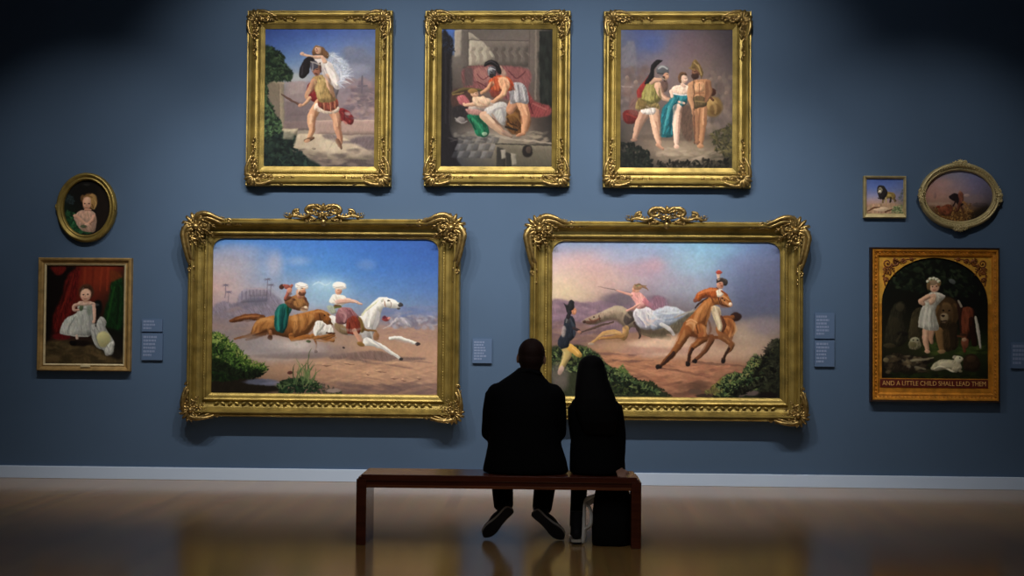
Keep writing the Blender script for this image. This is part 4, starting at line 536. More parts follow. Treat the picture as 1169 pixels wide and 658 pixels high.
def paint_small_lion(vpp):
    P=Paint(988.5,203.5,1032,244.5,vpp,17); P.use(980,180,6.582)
    P.grid([55,150,250,345],[150,230,290,330,370,430],[[(60,82,150),(56,78,150),(58,82,152),(66,86,146)],[(76,96,158),(76,98,164),(80,100,160),(84,96,146)],[(120,120,156),(124,124,160),(126,120,150),(104,100,124)],[(160,128,124),(160,128,124),(150,120,116),(104,96,92)],[(140,104,84),(170,140,118),(160,130,108),(104,100,84)],[(84,54,36),(110,80,60),(96,70,52),(70,78,52)]])
    P.poly([(60,375),(120,345),(260,345),(330,360),(330,410),(70,415)],(156,124,98),soft=3); P.blob(170,385,60,16,(196,170,142),a=.8); P.line([(70,400),(120,375),(160,370)],[10,14,8],(96,60,40)); P.line([(200,405),(250,390)],12,(90,60,44)); P.leaves([(260,370),(330,350),(335,415),(250,415)],[(90,110,70),(66,84,52),(130,136,96)],50,12); P.leaves([(300,310),(335,230),(338,330)],[(90,96,110),(72,80,84)],20,9)
    P.line([(265,290),(285,325)],8,(60,48,34)); P.poly([(200,262),(240,255),(272,265),(280,295),(262,312),(225,305),(190,312)],(122,100,52)); P.blob(235,280,16,10,(170,146,76),a=.7); P.line([(245,300),(240,335)],13,(40,34,30)); P.line([(268,300),(275,330)],13,(96,78,46)); P.line([(190,300),(185,336)],14,(110,92,58)); P.line([(205,300),(208,336)],11,(160,140,92))
    P.poly([(140,230),(155,208),(185,206),(205,230),(220,260),(205,290),(185,315),(160,300),(145,270)],(34,30,32)); P.blob(165,242,16,20,(120,112,92)); P.blob(160,255,12,13,(178,172,152)); P.blob(160,236,5,4,(40,34,30)); P.blob(158,262,6,4,(44,36,34)); P.line([(150,300),(170,310)],7,(30,26,26))
    return P.done()

def paint_horseman_oval(vpp):
    P=Paint(1056,193,1136,251,vpp,19); P.use(980,180,6.582)
    P.grid([510,640,760,880,1000],[100,200,280,330,380,460],[[(120,104,112),(120,112,130),(112,112,140),(92,96,140),(74,76,112)],[(156,116,108),(150,118,120),(136,116,130),(104,98,130),(78,76,104)],[(158,112,100),(160,118,108),(140,112,110),(110,96,112),(76,70,86)],[(132,100,90),(132,100,86),(120,94,82),(100,80,78),(62,56,62)],[(84,66,40),(98,66,36),(108,66,36),(90,64,40),(44,40,32)],[(40,26,16),(52,30,18),(60,36,20),(46,34,22),(20,16,14)]])
    P.blob(580,270,12,26,(120,92,92),a=.6); P.blob(640,180,70,30,(170,130,124),soft=1.2,a=.5); P.blob(880,300,70,34,(116,98,104),soft=1.1,a=.6); P.blob(930,340,60,18,(60,52,56),a=.6); P.poly([(520,325),(700,320),(700,345),(530,345)],(160,130,112),soft=3,a=.7,sm=False)
    P.leaves([(560,360),(700,360),(860,380),(900,430),(760,465),(640,440)],[(120,84,36),(90,58,26),(140,104,50),(70,44,22)],110,16); P.poly([(600,380),(650,345),(700,340),(720,380),(690,420),(640,420)],(104,52,32),vary=.2); P.blob(660,370,26,14,(128,66,40),a=.7); P.blob(605,355,14,9,(110,36,22))
    P.poly([(690,280),(720,258),(760,260),(790,280),(800,330),(770,350),(740,320),(705,300)],(30,20,24)); P.line([(770,330),(760,370),(740,390)],[24,18,12],(84,44,30)); P.line([(740,310),(720,350)],12,(40,24,24)); P.poly([(760,260),(772,240),(792,250),(800,290),(790,330),(770,320)],(112,62,48)); P.blob(772,244,9,9,(150,96,76)); P.blob(825,272,22,12,(170,140,130),a=.7); P.line([(800,320),(830,360),(820,400)],[20,14,9],(130,90,50)); P.line([(780,350),(800,400)],10,(70,40,26)); P.leaves([(800,330),(860,330),(860,380),(800,380)],[(140,104,60),(90,64,40)],20,10)
    P.poly([(860,400),(990,340),(980,420),(880,470)],(20,16,14),soft=8,a=.7)
    return P.done()

def paint_child_with_lion(vpp):
    P=Paint(1002,291,1132,432,vpp,21); P.use(992,280,3.618)
    P.grid([40,150,270,400,500],[40,140,240,330,400,450,560],[[(10,14,10),(14,18,12),(12,16,12),(10,12,10),(10,12,10)],[(10,14,10),(12,16,10),(12,14,12),(12,14,14),(10,12,12)],[(12,13,9),(14,14,10),(14,14,11),(12,12,12),(10,12,10)],[(18,18,10),(24,24,14),(20,20,12),(16,18,12),(14,18,10)],[(22,22,12),(30,32,16),(44,54,22),(34,46,20),(24,34,14)],[(20,20,12),(30,30,18),(40,46,22),(38,48,22),(26,36,16)],[(8,8,6),(12,14,8),(16,18,10),(16,18,10),(10,12,8)]])
    P.leaves([(60,160),(130,70),(270,55),(420,90),(480,200),(300,200)],[(16,24,16),(22,32,20),(12,18,14),(34,44,28)],90,18); P.blob(200,95,20,12,(36,48,30),a=.7); P.stipple(240,400,490,440,[(52,72,26),(38,54,22),(66,84,32)],60,18,6,a=.5)
    P.poly([(60,380),(75,300),(100,240),(130,225),(150,250),(140,310),(160,370),(130,410),(80,410)],(34,32,22),vary=.2); P.blob(125,250,18,18,(50,46,32)); P.blob(100,330,26,40,(44,40,26),a=.7); P.blob(135,360,24,10,(20,18,14)); P.line([(110,390),(130,360)],8,(60,54,36),a=.6)
    P.poly([(165,330),(180,270),(215,250),(240,300),(250,400),(215,400),(165,390)],(50,44,28),vary=.2); P.blob(185,330,16,40,(62,54,34),a=.6)
    P.poly([(285,240),(330,210),(365,235),(375,290),(360,320),(370,410),(300,430),(270,350),(272,280)],(56,42,24),vary=.2); P.blob(322,258,50,52,(58,40,22)); P.blob(288,280,14,40,(96,70,36),a=.8); P.blob(355,275,16,42,(88,62,32),a=.8); P.blob(320,268,32,38,(84,62,36)); P.blob(312,292,18,20,(140,120,90)); P.blob(308,262,5,4,(24,16,12)); P.blob(334,262,5,4,(24,16,12)); P.blob(308,284,8,5,(40,26,20)); P.line([(300,306),(322,306)],5,(44,30,22)); P.line([(290,350),(295,395),(300,425)],[34,26,22],(120,88,50)); P.line([(350,330),(350,410)],[40,26],(40,30,18)); P.blob(300,432,17,9,(140,108,70))
    P.poly([(365,225),(385,235),(400,250),(435,252),(440,290),(430,360),(415,400),(395,410),(385,380),(375,320)],(40,22,16)); P.poly([(390,255),(430,252),(432,300),(415,350),(400,375),(385,340)],(104,48,28),vary=.12); P.line([(372,222),(385,245)],[8,10],(170,160,140),a=.8); P.blob(400,395,17,22,(116,62,40)); P.blob(396,382,10,8,(176,140,110),a=.8); P.blob(392,362,14,6,(60,34,22)); P.line([(370,368),(392,372)],8,(90,50,30)); P.line([(445,290),(455,350),(465,415)],[10,14,8],(176,170,156)); P.line([(425,300),(440,400)],[24,22],(34,16,12)); P.line([(395,410),(398,430)],14,(96,50,32)); P.blob(346,142,15,9,(90,96,96),rot=20,a=.8)
    W=(182,180,166)
    P.line([(240,330),(232,375),(240,425)],[32,28,17],(202,154,122)); P.line([(262,330),(256,370),(258,395)],[28,22,14],(176,130,100)); P.blob(240,432,12,8,(196,150,120)); P.line([(232,345),(228,385)],8,(224,180,150),a=.6)
    P.poly([(228,225),(250,190),(285,188),(315,205),(295,230),(275,260),(282,300),(288,340),(250,345),(215,335),(202,325),(208,280)],W,vary=.08); P.line([(240,250),(228,290),(225,335)],[6,10,6],(210,208,194),a=.8); P.line([(262,260),(258,300),(262,340)],[5,9,6],(134,134,124),a=.8); P.line([(245,225),(275,245)],7,(140,140,130),a=.7); P.poly([(250,200),(275,195),(275,225),(250,240)],(206,164,134),soft=2); P.line([(290,195),(312,205)],[14,12],(190,184,172))
    P.line([(245,205),(222,218),(208,228),(225,236)],[20,18,15,14],(210,162,130)); P.blob(210,228,9,9,(206,158,126)); P.blob(270,162,22,26,(210,162,130)); P.blob(265,142,28,16,(150,124,92)); P.blob(246,158,9,20,(120,90,56)); P.blob(290,150,8,14,(130,98,62)); 
    for x,y in [(242,142),(254,132),(268,130),(280,134),(288,142)]: P.blob(x,y,7,6,(206,204,180)); P.blob(x+4,y+4,4,3,(90,110,60))
    P.blob(264,164,3.5,3,(60,36,28)); P.blob(280,163,3.5,3,(60,36,28)); P.line([(266,178),(278,178)],3,(150,70,60)); P.line([(272,165),(272,172)],2.5,(176,120,94))
    P.poly([(160,400),(180,375),(205,385),(215,410),(195,425),(165,420)],(120,114,84),vary=.2); P.blob(188,385,20,12,(150,146,116)); P.blob(180,405,16,12,(96,90,60)); P.blob(182,386,4,3,(30,26,20)); P.blob(200,386,4,3,(30,26,20))
    P.poly([(60,470),(100,440),(160,450),(240,455),(270,470),(230,490),(230,520),(140,525),(70,510)],(34,28,20),vary=.3); P.stipple(70,450,250,520,[(110,96,66),(20,16,14),(70,58,40),(140,128,100),(30,24,18)],80,12,6,a=.6); P.blob(80,410,26,10,(50,44,28)); P.blob(65,468,12,10,(96,84,58)); P.line([(170,470),(220,465),(265,458)],[8,9,5],(150,140,110),a=.7); P.line([(190,495),(230,505)],8,(140,130,104),a=.6)
    P.poly([(255,500),(270,480),(300,465),(350,465),(360,452),(385,455),(395,465),(380,478),(385,500),(355,518),(320,505),(285,512),(262,510)],(170,162,132)); P.blob(320,485,34,15,(196,188,156),a=.8); P.blob(372,462,18,11,(198,190,160)); P.blob(355,455,9,5,(176,166,140),rot=-20); P.line([(270,505),(300,495),(350,515)],[7,9,7],(206,200,170)); P.blob(378,460,3,2.5,(30,24,20)); P.line([(300,500),(340,500)],5,(112,104,80),a=.7)
    P.poly([(390,480),(400,450),(430,440),(455,455),(465,490),(440,510),(400,505)],(40,28,18)); P.blob(425,462,20,14,(60,42,26)); P.line([(395,505),(430,512),(465,505)],6,(28,20,14)); P.blob(380,512,8,6,(150,140,110),a=.7); P.stipple(90,520,480,545,[(24,34,14),(34,46,18),(14,18,10)],50,18,6,a=.6)
    for q,w,c,a in [([(226,250),(216,290),(212,330)],[4,9,5],(140,140,130),.7),([(252,255),(246,300),(248,342)],[3,8,4],(216,214,202),.7),([(274,270),(272,310),(276,342)],[4,8,4],(118,118,110),.75),([(246,345),(242,390),(246,425)],[4,6,3],(150,106,82),.75),([(228,228),(244,222)],[4,5],(164,120,96),.6),([(300,240),(290,280),(296,310)],[6,12,6],(44,30,16),.6),([(345,235),(360,270),(352,315)],[6,12,6],(40,28,15),.7),([(306,240),(322,234),(340,242)],[4,7,4],(122,92,54),.6),([(300,320),(330,330),(360,322)],[8,16,8],(34,24,13),.7),([(402,260),(410,300),(402,345)],[4,9,4],(140,70,42),.6),([(422,270),(424,320)],[4,8],(70,30,18),.7)]: P.line(q,[v*1.5 for v in w],c,a=a*.7,soft=6)
    return P.done()*1.0
# ------------------------------------------------------------------ camera
F=1400.0; HC=1.47
def rotm(p,y,r): return Matrix.Rotation(math.radians(y),3,'Z')@Matrix.Rotation(math.radians(p),3,'X')@Matrix.Rotation(math.radians(r),3,'Y')
RM=rotm(1.492,1.768,-.458)
cd=bpy.data.cameras.new('camera'); cam=bpy.data.objects.new('camera',cd); COL.objects.link(cam)
cd.sensor_width=36; cd.lens=36*F/1169
M=Matrix((RM.col[0],RM.col[2],-RM.col[1])).transposed().to_4x4(); M.translation=(0,0,HC); cam.matrix_world=M
SC.camera=cam
def ray(px,py): return RM@Vector(((px-584.5)/F,1,-(py-329)/F))
def P(px,py,Y):
    d=ray(px,py); t=Y/d.y; return Vector((d.x*t,Y,HC+d.z*t))
def floorY(px,py):
    d=ray(px,py); t=-HC/d.z; return d.y*t
YW=floorY(584,552.5)
print('wall at',YW,'bench',floorY(415,625),floorY(727,625))
# ------------------------------------------------------------------ materials
def mat(name,rgb,rough=.6,metal=0,spec=.5,noise=0,scale=20,bump=0,bscale=200,coat=0,col2=None,stretch=(1,1,1)):
    m=bpy.data.materials.new(name); m.use_nodes=True; n=m.node_tree.nodes; l=m.node_tree.links; b=n['Principled BSDF']
    c=tuple(s2l(rgb)); b.inputs['Base Color'].default_value=(*c,1); b.inputs['Roughness'].default_value=rough; b.inputs['Metallic'].default_value=metal
    b.inputs['Specular IOR Level'].default_value=spec; b.inputs['Coat Weight'].default_value=coat
    tc=n.new('ShaderNodeTexCoord'); mp=n.new('ShaderNodeMapping'); mp.inputs['Scale'].default_value=stretch; l.new(tc.outputs['Object'],mp.inputs['Vector'])
    if noise or col2:
        nt=n.new('ShaderNodeTexNoise'); nt.inputs['Scale'].default_value=scale; nt.inputs['Detail'].default_value=4; l.new(mp.outputs[0],nt.inputs['Vector'])
        mx=n.new('ShaderNodeMix'); mx.data_type='RGBA'; rp=n.new('ShaderNodeMapRange'); rp.inputs[1].default_value=.3; rp.inputs[2].default_value=.7
        l.new(nt.outputs['Fac'],rp.inputs[0]); l.new(rp.outputs[0],mx.inputs['Factor'])
        d=tuple(s2l(col2)) if col2 else tuple(x*(1-noise) for x in c)
        mx.inputs['A'].default_value=(*(c if col2 else tuple(min(1,x*(1+noise)) for x in c)),1); mx.inputs['B'].default_value=(*d,1); l.new(mx.outputs['Result'],b.inputs['Base Color'])
    if bump:
        bt=n.new('ShaderNodeTexNoise'); bt.inputs['Scale'].default_value=bscale; bt.inputs['Detail'].default_value=3; l.new(mp.outputs[0],bt.inputs['Vector'])
        bp=n.new('ShaderNodeBump'); bp.inputs['Strength'].default_value=bump; bp.inputs['Distance'].default_value=.01; l.new(bt.outputs['Fac'],bp.inputs['Height']); l.new(bp.outputs[0],b.inputs['Normal'])
    return m
def canvas_mat():
    m=bpy.data.materials.new('oil_paint'); m.use_nodes=True; n=m.node_tree.nodes; l=m.node_tree.links; b=n['Principled BSDF']
    a=n.new('ShaderNodeAttribute'); a.attribute_name='paint'; l.new(a.outputs['Color'],b.inputs['Base Color']); b.inputs['Roughness'].default_value=.6; b.inputs['Specular IOR Level'].default_value=.12
    return m
M_CANVAS=canvas_mat()
GOLD=mat('gilt',(146,127,68),.42,.62,noise=.35,scale=9,bump=.25,bscale=90)
GOLDL=mat('gilt_liner',(180,160,92),.38,.55,noise=.2,scale=7,bump=.08,bscale=60)
GOLDO=mat('gilt_ornament',(140,118,72),.32,.75,noise=.45,scale=30,bump=.2,bscale=120)
GOLDD=mat('dull_gilt_wood',(150,122,74),.5,.2,noise=.3,scale=14,bump=.15,bscale=80)
CREAM=mat('pale_liner',(190,176,140),.6,.1,noise=.15)
ORANGE=mat('amber_gilt',(196,132,44),.45,.35,noise=.3,scale=16,bump=.15,bscale=90)
ORANGED=mat('brown_gilt',(122,70,26),.5,.25,noise=.35,scale=20)
DARKW=mat('dark_frame_edge',(34,18,14),.5)
PALEG=mat('pale_gilt',(178,164,120),.45,.3,noise=.2)
REDP=mat('oxblood_panel',(84,20,12),.5)
LETTER=mat('gold_lettering',(206,160,96),.5,.1)
SPAN=mat('bright_amber_gilt',(214,160,62),.45,.25,noise=.25,scale=18)
# ------------------------------------------------------------------ mesh helpers
def link(name,bm,m,parent=None,smooth=True):
    me=bpy.data.meshes.new(name); bmesh.ops.recalc_face_normals(bm,faces=bm.faces[:]); bm.to_mesh(me); bm.free()
    o=bpy.data.objects.new(name,me); COL.objects.link(o)
    for k in (m if isinstance(m,(list,tuple)) else [m]): me.materials.append(k)
    if smooth: me.polygons.foreach_set('use_smooth',[True]*len(me.polygons))
    if parent is not None: o.parent=parent; o.matrix_parent_inverse=Matrix.Translation(-parent.location) if parent.type=='EMPTY' else Matrix.Identity(4)
    return o
def thing(name,label,cat,loc,group=None):
    o=bpy.data.objects.new(name,None); COL.objects.link(o); o.location=loc; o.empty_display_size=.1; o['label']=label; o['category']=cat
    if group: o['group']=group
    return o
def struct(o): o['kind']='structure'; return o
def box(bm,a,b,bev=0):
    a=Vector(a);b=Vector(b); r=bmesh.ops.create_cube(bm,size=1,matrix=Matrix.Translation((a+b)/2)@Matrix.Diagonal((*(b-a),1)))
    if bev:
        es=list({e for v in r['verts'] for e in v.link_edges}); bmesh.ops.bevel(bm,geom=es,offset=bev,segments=2,affect='EDGES',profile=.6)
def ell(bm,c,r,rot=None,u=10,v=7):
    m=Matrix.Translation(c)@(rot.to_4x4() if rot is not None else Matrix.Identity(4))@Matrix.Diagonal((*r,1)); nv=bm.verts.new; nf=bm.faces.new
    top=nv(m@Vector((0,0,1))); bot=nv(m@Vector((0,0,-1)))
    R=[[nv(m@Vector((math.sin(math.pi*i/v)*math.cos(2*math.pi*k/u),math.sin(math.pi*i/v)*math.sin(2*math.pi*k/u),math.cos(math.pi*i/v)))) for k in range(u)] for i in range(1,v)]
    for k in range(u):
        q=(k+1)%u; nf((top,R[0][k],R[0][q])); nf((bot,R[-1][q],R[-1][k]))
        for A,B in zip(R,R[1:]): nf((A[k],B[k],B[q],A[q]))
def tube(bm,pts,rad,n=8,up=None,flat=1.0):
    pts=[Vector(p) for p in pts]; rad=list(rad) if hasattr(rad,'__len__') else [rad]*len(pts); rings=[]; prev=None
    for i,p in enumerate(pts):
        t=(pts[min(i+1,len(pts)-1)]-pts[max(i-1,0)]).normalized()
        if prev is None: a=t.orthogonal() if up is None else Vector(up)
        else: a=prev
        a=(a-t*a.dot(t)); a=a.normalized() if a.length>1e-6 else t.orthogonal().normalized()
        prev=a; b=t.cross(a)
        rings.append([bm.verts.new(p+a*rad[i]*flat*math.cos(2*math.pi*k/n)+b*rad[i]*math.sin(2*math.pi*k/n)) for k in range(n)])
    for A,B in zip(rings,rings[1:]):
        for k in range(n): bm.faces.new((A[k],A[(k+1)%n],B[(k+1)%n],B[k]))
    bm.faces.new(rings[0][::-1]); bm.faces.new(rings[-1])
def loft(bm,rings,n=28,pw=2.0):
    # rings: (centre, half width along x, half depth along y)
    R=[]
    for c,hw,hd in rings:
        row=[]
        for k in range(n):
            t=2*math.pi*k/n; cs,sn=math.cos(t),math.sin(t)
            row.append(bm.verts.new((c[0]+hw*math.copysign(abs(cs)**(2/pw),cs),c[1]+hd*math.copysign(abs(sn)**(2/pw),sn),c[2])))
        R.append(row)
    for A,B in zip(R,R[1:]):
        for k in range(n): bm.faces.new((A[k],A[(k+1)%n],B[(k+1)%n],B[k]))
    bm.faces.new(R[0][::-1]); bm.faces.new(R[-1])
def fuse(name,bm,m,parent,voxel=.012,smooth=6):
    """melt overlapping shapes into one continuous skin"""
    o=link('tmp',bm,m); r=o.modifiers.new('r','REMESH'); r.mode='VOXEL'; r.voxel_size=voxel; s=o.modifiers.new('s','SMOOTH'); s.iterations=smooth; s.factor=.5
    dg=bpy.context.evaluated_depsgraph_get(); me=bpy.data.meshes.new_from_object(o.evaluated_get(dg)); bpy.data.objects.remove(o)
    me.name=name; me.polygons.foreach_set('use_smooth',[True]*len(me.polygons))
    if not me.materials: me.materials.append(m)
    o=bpy.data.objects.new(name,me); COL.objects.link(o); o.parent=parent; o.matrix_parent_inverse=Matrix.Translation(-parent.location); return o
# ------------------------------------------------------------------ the room
XL,XR,YB,ZC=-7.5,7.5,-2.5,5.4
def wall_material():
    m=mat('blue_wall_paint',(70,92,121),.75,spec=.25,noise=.05,scale=1.2,bump=.04,bscale=160); return m
WALL=wall_material()
def quadslab(name,a,b,m):
    bm=bmesh.new(); box(bm,a,b); return struct(link(name,bm,m,smooth=False))
quadslab('wall_back',(XL,YW,0),(XR,YW+.2,ZC),WALL)
quadslab('wall_left',(XL-.2,YB,0),(XL,YW+.2,ZC),WALL); quadslab('wall_right',(XR,YB,0),(XR+.2,YW+.2,ZC),WALL)
quadslab('wall_front',(XL-.2,YB-.2,0),(XR+.2,YB,ZC),WALL)
quadslab('ceiling',(XL-.2,YB-.2,ZC),(XR+.2,YW+.2,ZC+.2),mat('dark_ceiling',(40,42,46),.9))
def floor_material():
    m=bpy.data.materials.new('polished_wood_floor'); m.use_nodes=True; n=m.node_tree.nodes; l=m.node_tree.links; b=n['Principled BSDF']
    tc=n.new('ShaderNodeTexCoord'); mp=n.new('ShaderNodeMapping'); mp.inputs['Rotation'].default_value=(0,0,math.radians(90)); l.new(tc.outputs['Object'],mp.inputs['Vector'])
    br=n.new('ShaderNodeTexBrick'); br.inputs['Scale'].default_value=1; br.inputs['Brick Width'].default_value=1.6; br.inputs['Row Height'].default_value=.09; br.inputs['Mortar Size'].default_value=.0012
    br.inputs['Color1'].default_value=(*s2l((158,122,72)),1); br.inputs['Color2'].default_value=(*s2l((144,110,64)),1); br.inputs['Mortar'].default_value=(*s2l((104,78,48)),1); l.new(mp.outputs[0],br.inputs['Vector'])
    nt=n.new('ShaderNodeTexNoise'); nt.inputs['Scale'].default_value=3; nt.inputs['Detail'].default_value=5; mp2=n.new('ShaderNodeMapping'); mp2.inputs['Scale'].default_value=(6,.5,1); l.new(tc.outputs['Object'],mp2.inputs['Vector']); l.new(mp2.outputs[0],nt.inputs['Vector'])
    mx=n.new('ShaderNodeMix'); mx.data_type='RGBA'; mx.blend_type='MULTIPLY'; mx.inputs['Factor'].default_value=.35; l.new(br.outputs['Color'],mx.inputs['A']); l.new(nt.outputs['Color'],mx.inputs['B']); l.new(mx.outputs['Result'],b.inputs['Base Color'])
    b.inputs['Roughness'].default_value=.16; b.inputs['IOR'].default_value=2.5; b.inputs['Specular IOR Level'].default_value=.5
    bp=n.new('ShaderNodeBump'); bp.inputs['Strength'].default_value=.03; bp.inputs['Distance'].default_value=.02; n2=n.new('ShaderNodeTexNoise'); n2.inputs['Scale'].default_value=2.2; l.new(tc.outputs['Object'],n2.inputs['Vector']); l.new(n2.outputs['Fac'],bp.inputs['Height']); l.new(bp.outputs[0],b.inputs['Normal'])
    return m
quadslab('floor',(XL-.2,YB-.2,-.2),(XR+.2,YW+.2,0),floor_material())
bbh=P(584,538.6,YW-.02).z
SKIRT=mat('grey_white_skirting',(186,206,236),.5)
bm=bmesh.new(); box(bm,(XL,YW-.02,0),(XR,YW,bbh),.004); struct(link('baseboard_back',bm,SKIRT,smooth=False))
for nm,xa,xb in (('baseboard_left',XL,XL+.02),('baseboard_right',XR-.02,XR)):
    bm=bmesh.new(); box(bm,(xa,YB,0),(xb,YW-.02,bbh),.004); struct(link(nm,bm,SKIRT,smooth=False))
# ------------------------------------------------------------------ frames
def rect(tl,tr,bl,br,d):
    a,b,c,e=[P(*q,YW-d) for q in (tl,tr,bl,br)]
    return ((a.x+c.x)/2,(b.x+e.x)/2,(c.z+e.z)/2,(a.z+b.z)/2)      # x0,x1,z0,z1
def sweep_rect(bm,O,I,prof,y0=None):
    rows=[]
    for s,d in prof:
        x0,x1,z0,z1=[O[i]+(I[i]-O[i])*s for i in range(4)]; y=YW-d
        rows.append([bm.verts.new(p) for p in ((x0,y,z0),(x1,y,z0),(x1,y,z1),(x0,y,z1))])
    for A,B in zip(rows,rows[1:]):
        for k in range(4): bm.faces.new((A[k],A[(k+1)%4],B[(k+1)%4],B[k]))
def bead_row(bm,R,d,step,r,sides='lrtb'):
    x0,x1,z0,z1=R; segs={'b':((x0,z0),(x1,z0)),'t':((x0,z1),(x1,z1)),'l':((x0,z0),(x0,z1)),'r':((x1,z0),(x1,z1))}
    for s in sides:
        (ax,az),(bx,bz)=segs[s]; n=int(math.hypot(bx-ax,bz-az)/step)
        for k in range(n+1):
            t=k/n; ell(bm,(ax+(bx-ax)*t,YW-d,az+(bz-az)*t),(r,r,r),None,6,4)
def lerp4(O,I,s): return tuple(O[i]+(I[i]-O[i])*s for i in range(4))
def canvas(parent,R,im,d,gain=1.0,oval=None,arch=None):
    """the painted surface: a fine mesh whose vertices carry the paint"""
    h,w,_=im.shape; x0,x1,z0,z1=R
    X=np.linspace(x0,x1,w); Z=np.linspace(z1,z0,h); xx,zz=np.meshgrid(X,Z)
    co=np.stack([xx,np.full_like(xx,YW-d),zz],-1).reshape(-1,3)
    idx=np.arange(w*h).reshape(h,w); f=np.stack([idx[:-1,:-1],idx[1:,:-1],idx[1:,1:],idx[:-1,1:]],-1).reshape(-1,4)
    if oval:
        cx,cz=(x0+x1)/2,(z0+z1)/2; q=((co[:,0]-cx)/((x1-x0)/2))**2+((co[:,2]-cz)/((z1-z0)/2))**2<=1.0; f=f[q[f].all(1)]
    me=bpy.data.meshes.new('canvas'); me.vertices.add(len(co)); me.vertices.foreach_set('co',co.ravel()); me.loops.add(f.size); me.loops.foreach_set('vertex_index',f.ravel().astype(np.int32))
    me.polygons.add(len(f)); me.polygons.foreach_set('loop_start',np.arange(0,f.size,4,dtype=np.int32)); me.polygons.foreach_set('loop_total',np.full(len(f),4,dtype=np.int32)); me.update()
    lin=np.clip(s2l(np.clip(im,0,255))*gain,0,.92); a=me.color_attributes.new('paint','FLOAT_COLOR','POINT'); a.data.foreach_set('color',np.concatenate([lin.reshape(-1,3),np.ones((w*h,1))],1).astype(np.float32).ravel())
    me.materials.append(M_CANVAS); o=bpy.data.objects.new('canvas',me); COL.objects.link(o); o.parent=parent; o.matrix_parent_inverse=Matrix.Translation(-parent.location); return o
# --- carved ornament, in a local frame: u along the rail, v across it (both inward), n towards the viewer
class Carve:
    def __init__(s,org,su,sv,scale,d): s.bm=bmesh.new(); s.o=Vector(org); s.su,s.sv,s.k,s.d=su,sv,scale,d
    def w(s,u,v,n): return Vector((s.o.x+s.su*u*s.k, YW-s.d-n*s.k, s.o.z+s.sv*v*s.k))
    def lobe(s,u,v,ang,L,W,H,n=0):
        c=math.cos(ang);q=math.sin(ang); X=Vector((s.su*c,0,s.sv*q)); Z=Vector((-s.su*q,0,s.sv*c)); Y=Vector((0,-1,0))
        R=Matrix((X,Z,Y)).transposed(); ell(s.bm,s.w(u,v,n),(L*s.k,W*s.k,H*s.k),R,9,6)
    def scroll(s,pts,r0,r1,n=0,m=0.0):
        P_=smoothpts(pts,5,False); N=len(P_); tube(s.bm,[s.w(p[0],p[1],n+m*math.sin(math.pi*i/(N-1))) for i,p in enumerate(P_)],[r0*s.k+(r1-r0)*s.k*i/(N-1) for i in range(N)],7)
    def spiral(s,u,v,R,turn,a0,dr,r0,n=0):
        N=22; pts=[]
        for i in range(N): t=i/(N-1); a=a0+dr*turn*2*math.pi*t; rr=R*(1-.8*t); pts.append(s.w(u+rr*math.cos(a),v+rr*math.sin(a),n+.25*r0*i/N))
        tube(s.bm,pts,[r0*s.k*(1-.55*i/N) for i in range(N)],7); s.lobe(u,v,0,r0*.9,r0*.9,r0*.9,n+.01)
    def leaf(s,u,v,ang,L,n=0.0,curl=.35):
        # acanthus leaf: a rib with side lobes
        for i in range(4):
            t=(i+.4)/4; a=ang+curl*t*2; x=u+L*t*math.cos(ang+curl*t); y=v+L*t*math.sin(ang+curl*t); wdt=L*.24*(1-t*.65)
            for sg in (-1,1): s.lobe(x-math.sin(a)*sg*wdt*.7,y+math.cos(a)*sg*wdt*.7,a+sg*.75,wdt*1.05,wdt*.42,wdt*.5,n)
            s.lobe(x,y,a,L*.17,wdt*.32,wdt*.62,n+.012)
        s.lobe(u+L*math.cos(ang+curl),v+L*math.sin(ang+curl),ang+curl,L*.12,L*.05,L*.08,n)
def corner_big(parent,x,z,su,sv,d,k=1.0,top=True):
    c=Carve((x,0,z),su,sv,k,d)
    for i in range(-3,4): a=math.radians(225+i*26); c.lobe(.075+.075*math.cos(a),.075+.075*math.sin(a),a,.06,.02,.03,.02)
    c.lobe(.08,.08,0,.035,.035,.035,.04)
    for i in range(8): a=i*math.pi/4; c.lobe(.08+.045*math.cos(a),.08+.045*math.sin(a),a,.024,.014,.02,.03)
    for sw in (0,1):
        q=(lambda u,v:(u,v)) if not sw else (lambda u,v:(v,u)); A=(lambda a:a) if not sw else (lambda a:math.pi/2-a)
        L=1.0 if (sw==0 or not top) else 1.25
        kk=1 if top else .35
        c.scroll([q(.06,.01),q(.13,-.035*kk),q(.2,-.03*kk),q(.27*L,-.0),q(.34*L,.025)],.032,.014,.014,.03)
        c.scroll([q(.1,.02),q(.17,.0),q(.25*L,.025),q(.31*L,.05)],.026,.012,.012,.02)
        c.leaf(*q(.09,.09),A(.1),.15,.015,.35 if not sw else -.35)
        c.spiral(*q(.155,.075),.045,1.4,A(-1.2),1 if not sw else -1,.015,.02); c.spiral(*q(.37*L,.035),.028,1.3,A(-2),1 if not sw else -1,.011,.01)
        c.leaf(*q(.13,.02),A(.2),.13,.02,.3 if not sw else -.3); c.leaf(*q(.2,.0),A(.35),.12,.012,-.4 if not sw else .4); c.leaf(*q(.28*L,.03),A(-.1),.11,.0,.4 if not sw else -.4)
        c.leaf(*q(.02,.05),A(2.9),.07,.03,.3); 
        for t in range(6): c.lobe(*q(.33*L+.028*t,.045+.012*math.sin(t*1.7)),A(.5 if t%2 else -.5),.02,.01,.014,.004)
    return link('corner_ornament',c.bm,GOLDO,parent)
